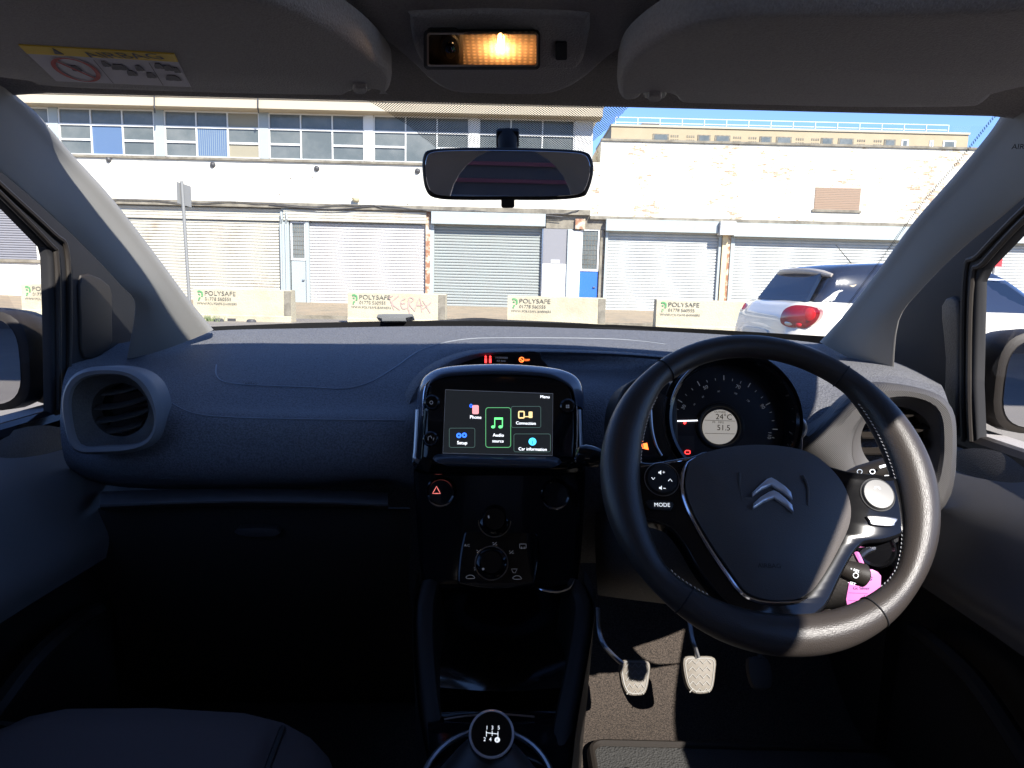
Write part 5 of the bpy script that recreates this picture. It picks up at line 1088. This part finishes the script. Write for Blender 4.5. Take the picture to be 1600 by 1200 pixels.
# ---- white hatchback with black roof
m_cw = M('car_white', (.66, .62, .54), .22, spec=.5, coat=1); m_cb = M('car_black_roof', (.015, .018, .03), .08, spec=.6, coat=1); m_cg = M('car_glass', (.01, .018, .04), .06, spec=.3)
m_tail = M('tail_lamp_red', (.22, .006, .01), .12, coat=1); m_tailb = M('tail_lamp_bright', (.55, .02, .025), .2); m_tyre = M('tyre', (.02, .02, .02), .8)
def hatch():
    th = rad(4); h = Vector((math.cos(th), math.sin(th), 0)); lf_ = Vector((-math.sin(th), math.cos(th), 0))
    corner = at(1262, 495, 7.1); org = Vector((corner.x, corner.y, 0))+lf_*.78-h*.16     # rear centre, x forward, y left
    r = empty('hatchback_car', org+h*2, 'white hatchback with glossy black roof and red oval tail lamp parked to the right', 'car')
    def P(x, y, z): return org+h*x+lf_*y+Vector((0, 0, z))
    # body below the glass: stations along the length
    stn = [(-.02, .60, .36, .66, .80), (0.0, .70, .30, .80, .92), (.06, .77, .26, .88, 1.0), (.14, .815, .24, .94, 1.07), (.30, .845, .22, 1.0, 1.10), (.6, .86, .2, 1.02, 1.10), (1.0, .865, .2, 1.01, 1.08), (1.6, .865, .2, 1.0, 1.055), (2.2, .865, .2, .98, 1.04), (2.75, .86, .2, .95, 1.02), (3.2, .85, .22, .82, .92), (3.6, .80, .25, .74, .84), (3.85, .70, .3, .66, .74), (3.95, .55, .36, .56, .62)]
    rs = []
    for x, w_, z0, sh_, bl in stn:
        half = [(w_*.80, z0), (w_*.95, z0+.06), (w_*.985, z0+.2), (w_, (z0+sh_)/2+.06), (w_*.985, sh_-.04), (w_*.94, sh_+.0), (w_*.86, bl-.0), (w_*.55, bl+.012)]
        ring = [P(x, -y, z) for y, z in half]+[P(x, y, z) for y, z in reversed(half)]
        rs.append(ring)
    # smooth along length
    cols = [spline([tuple(q[i]) for q in rs], 4, False) for i in range(len(rs[0]))]
    m = MB(); m.rings([[c[k] for c in cols] for k in range(len(cols[0]))]); body = m.build('body', m_cw, r, angle=60)
    # greenhouse
    gs = [(.26, .60, 1.08, .70, 1.1), (.44, .62, 1.38, .69, 1.09), (.54, .60, 1.47, .70, 1.09), (.8, .60, 1.50, .72, 1.08), (1.3, .61, 1.525, .735, 1.05), (1.8, .61, 1.52, .735, 1.04), (2.2, .59, 1.47, .73, 1.03), (2.6, .55, 1.28, .72, 1.0), (3.05, .5, .98, .70, .95)]
    rs = []
    for x, wt_, zt_, wb2, zb2 in gs:
        half = [(wb2+.03, zb2-.06), (wb2*.985, zb2+(zt_-zb2)*.3), (wt_*1.08, zb2+(zt_-zb2)*.72), (wt_, zt_-.035 if zt_-zb2 > .1 else zt_-.01), (wt_*.8, zt_-.005), (wt_*.4, zt_+.012)]
        rs.append([P(x, -y, z) for y, z in half]+[P(x, y, z) for y, z in reversed(half)])
    cols = [spline([tuple(q[i]) for q in rs], 4, False) for i in range(len(rs[0]))]
    m = MB(); m.rings([[c[k] for c in cols] for k in range(len(cols[0]))]); m.build('roof', m_cb, r, angle=60)
    # white C pillar skin and shoulder on the near side (right = -y)
    def side(pts, off, name, mt, par=r, t_=.02):
        # pts (x, z) on the greenhouse side surface, y from an interpolated tumblehome
        out = []
        for x, z in pts:
            y = .735-(z-.96)*.235-(max(0, .5-x)*.10); out.append(P(x, -(y+off), z))
        inn = [p+lf_*t_ for p in out]; mm = MB(); mm.rings([inn, out]); return mm.build(name, mt, par, smooth=False)
    def side2(pts, off, name, mt, par=r): return side(pts, off, name, mt, par)
    side(spline([(.20, 1.02), (.30, 1.08), (.42, 1.17), (.50, 1.22), (.70, 1.24), (1.04, 1.24), (1.00, 1.10), (1.06, .98), (1.10, .90), (.6, .90)], 4), .012, 'rear_pillar', m_cw)
    side([(.62, 1.275), (.72, 1.295), (1.0, 1.30), (1.0, 1.255), (.68, 1.255)], .018, 'pillar_trim', M('reflective_trim', (.55, .42, .26), .3))
    side(spline([(1.06, 1.10), (1.02, 1.18), (1.05, 1.28), (1.16, 1.34), (1.45, 1.38), (1.48, 1.30), (1.46, 1.07), (1.2, 1.065)], 4), .012, 'rear_side_window', m_cg)
    side(spline([(1.06, 1.10), (1.02, 1.18), (1.05, 1.29), (1.16, 1.355), (1.45, 1.395), (2.2, 1.385), (2.2, 1.365), (1.48, 1.375), (1.17, 1.335), (1.07, 1.26), (1.045, 1.18), (1.08, 1.10)], 3), .022, 'window_surround', m_satin)
    side([(1.56, 1.06), (1.56, 1.365), (2.05, 1.375), (2.3, 1.33), (2.62, 1.12), (2.68, 1.04)], .012, 'front_side_window', m_cg)
    dr = side([(1.52, .45), (1.50, .94), (2.72, .93), (2.76, .45)], .09, 'front_door', m_cw)
    MB().slab([(-.09, -.015), (.09, -.015), (.09, .015), (-.09, .015)], Plane(P(1.66, -.868, .83), -lf_, h), -.02, .022, .006, px=False).build('door_handle', m_cw, dr)
    # steering wheel seen through the door glass
    # rear window on the sloping tailgate, spoiler
    rg = MB(); A_ = [P(.235, y, 1.09) for y in (.60, .3, 0, -.3, -.60)]; B_ = [P(.41, y, 1.385) for y in (-.52, -.26, 0, .26, .52)]
    n_ = (P(.235, 0, 1.09)-P(.41, 0, 1.385)).cross(lf_).normalized(); n_ = n_ if n_.dot(-h) > 0 else -n_
    rg.rings([[p+n_*-.01 for p in A_+B_], [p+n_*.028 for p in A_+B_]]); rg.build('rear_window', m_cg, r, smooth=False)
    spo = MB(); L = []
    for k in range(13):
        y = -.62+1.24*k/12; L.append(P(.36+.10*abs(y/.62)**3, y, 1.425-.05*abs(y/.62)**3))
    spo.tube(L, [.02]+[.032]*11+[.02], 10); spo.build('spoiler', M('spoiler_silver', (.38, .34, .30), .3), r)
    tgm = MB(); tgl = spline([(.62, .55), (.66, .8), (.60, .955), (.3, .975), (0, .98), (-.3, .975), (-.60, .955), (-.66, .8), (-.62, .55)], 4, False)
    rng = []
    def bx_(z): return .0+.045*max(0, (z-.80)/.27)**1.5*3.2
    for zz_ in [.50, .56, .66, .78, .90, 1.0, 1.075]:
        w2 = .70 if zz_ < .88 else .70-.12*(zz_-.88)/.17; rng.append([P(bx_(zz_)-.035+.05*abs(k/6)**3, w2*k/6, zz_) for k in range(-6, 7)])
    tgm.rings(rng, False, False, False); tgo = tgm.build('tailgate', m_cw, r); thick(tgo, .015)
    np_ = Plane(P(-.045, .0, .68), -h, -lf_)
    MB().slab(spline([(-.30, -.10), (.30, -.10), (.34, .06), (.25, .11), (-.25, .11), (-.34, .06)], 3), np_, -.02, .006, .004, px=False).build('plate_recess', M('car_shade_white', (.55, .53, .48), .3), tgo)
    MB().slab(rrect(-.26, -.06, .26, .05, .01), np_, 0, .012, .002, px=False).build('number_plate', M('plate_yellow', (.6, .5, .08), .5), tgo)
    bump = MB(); rs = []
    for x, w_, z0, z1 in ((.30, .86, .24, .60), (.02, .80, .24, .60), (-.10, .66, .26, .56), (-.14, .4, .28, .54)): rs.append([P(x, s*w_, z) for s in (-1, 1) for z in ((z0, (z0+z1)/2, z1) if s < 0 else (z1, (z0+z1)/2, z0))])
    bump.rings(rs); bump.build('rear_bumper', m_cw, r, angle=60)
    for s in (-1, 1):
        c = P(.085, s*.775, .965) if s < 0 else P(.16, .735, .95); m = MB(); nn = (-h*.72+lf_*s*.69).normalized(); pl = Plane(c, nn, (lf_*(-1 if s < 0 else -1)).cross(nn).cross(nn)*-1 if 0 else Vector((0, 0, 1)).cross(nn))
        out = spline([(-.20, -.04), (-.17, .05), (-.08, .10), (.04, .105), (.15, .085), (.19, .03), (.15, -.06), (.06, -.12), (-.06, -.125), (-.17, -.10)], 4)
        if s > 0: out = [(-a, b) for a, b in out]
        m.dome(out, pl, -.10, .0, .045, 7, 2.2, px=False); tlp = m.build('tail_lamp', m_tail, r)
        sx_ = 1 if s < 0 else -1
        MB().dome([(sx_*(.10+.055*math.cos(a)), .02+.065*math.sin(a)) for a in [2*math.pi*k/20 for k in range(20)]], pl, .015, .036, .008, 4, px=False).build('lamp_segment', m_tailb, tlp)
        MB().dome([(sx_*(.00+.032*math.cos(a)), -.085+.026*math.sin(a)) for a in [2*math.pi*k/20 for k in range(20)]], pl, .0, .028, .008, 4, px=False).build('lamp_segment', m_tailb, tlp)
        MB().dome([(sx_*(-.10+.045*math.cos(a)), -.078+.024*math.sin(a)) for a in [2*math.pi*k/20 for k in range(20)]], pl, .0, .022, .008, 4, px=False).build('reversing_lamp', m_satin, tlp)
    for x in (.72, 3.15):
        for s in (-1, 1):
            w0 = P(x, s*.80, .30); ty = MB(); ty.lathe([(.2, -.09), (.29, -.09), (.305, -.05), (.305, .05), (.29, .09), (.2, .09)], w0, lf_, 32); tw = ty.build('wheel', m_tyre, r); MB().lathe([(.19, -.075), (.195, .075), (.05, .085)], w0, lf_*s, 20).build('rim', m_satin, tw)
    MB().tube([P(1.0, 0, 1.52), P(.92, 0, 1.60), P(.80, 0, 1.72)], [.006, .005, .003], 6).build('aerial', m_tyre, r)
    mw = MB(); mw.dome([(.11*math.cos(a), .07*math.sin(a)) for a in [2*math.pi*k/20 for k in range(20)]], Plane(P(2.55, -.98, 1.02), -h, lf_), -.06, 0, .02, 5, px=False); mw.build('wing_mirror', m_cb, r)
hatch()
# low wall and distant sheds to the right, seen past the driver's window
m_lav = M('metal_cladding', (.42, .42, .50), .6); sd = empty('distant_shed', (38, 46, 0), 'pale lilac metal-clad shed seen beyond the white hatchback through the driver side window', 'building')
bx('wall', 31, 70, 34, 50, 0, 7.2, m_lav, sd); bx('roof', 30.8, 70.2, 33.8, 50.2, 7.2, 7.5, m_conc, sd)
ss = empty('red_sign_post', (at(1556, 405, 24).x, 24, 0), 'red sign panel on a post just above the black car roof at right', 'sign'); a = at(1556, 405, 24)
bx('sign_panel', a.x-.2, a.x+.2, 23.96, 24, a.z-.25, a.z+.25, M('sign_red', (.6, .03, .04), .5), ss); MB().tube([(a.x, 24.04, 0), (a.x, 24.04, a.z+.5)], .04, 8).build('post', m_galv, ss)
# striped unit behind our car, seen in the mirror
su = empty('striped_shed', (0, -16, 0), 'dark shed with thin red and grey horizontal stripes, reflected in the rear-view mirror', 'building')
bx('wall', -14, 14, -18, -12.3, 0, 6, M('shed_dark', (.05, .045, .05), .7), su)
q = MB(); q2 = MB()
for k in range(18): (q if k % 3 else q2).box((-14, -12.28, .3+k*.31), (14, -12.22, .3+k*.31+.07))
q.build('red_stripe', M('stripe_red', (.14, .03, .045), .6), su, smooth=False); q2.build('grey_stripe', M('stripe_grey', (.14, .14, .15), .6), su, smooth=False)
# remove the lettering helper
if _fo is not None: bpy.data.objects.remove(_fo)
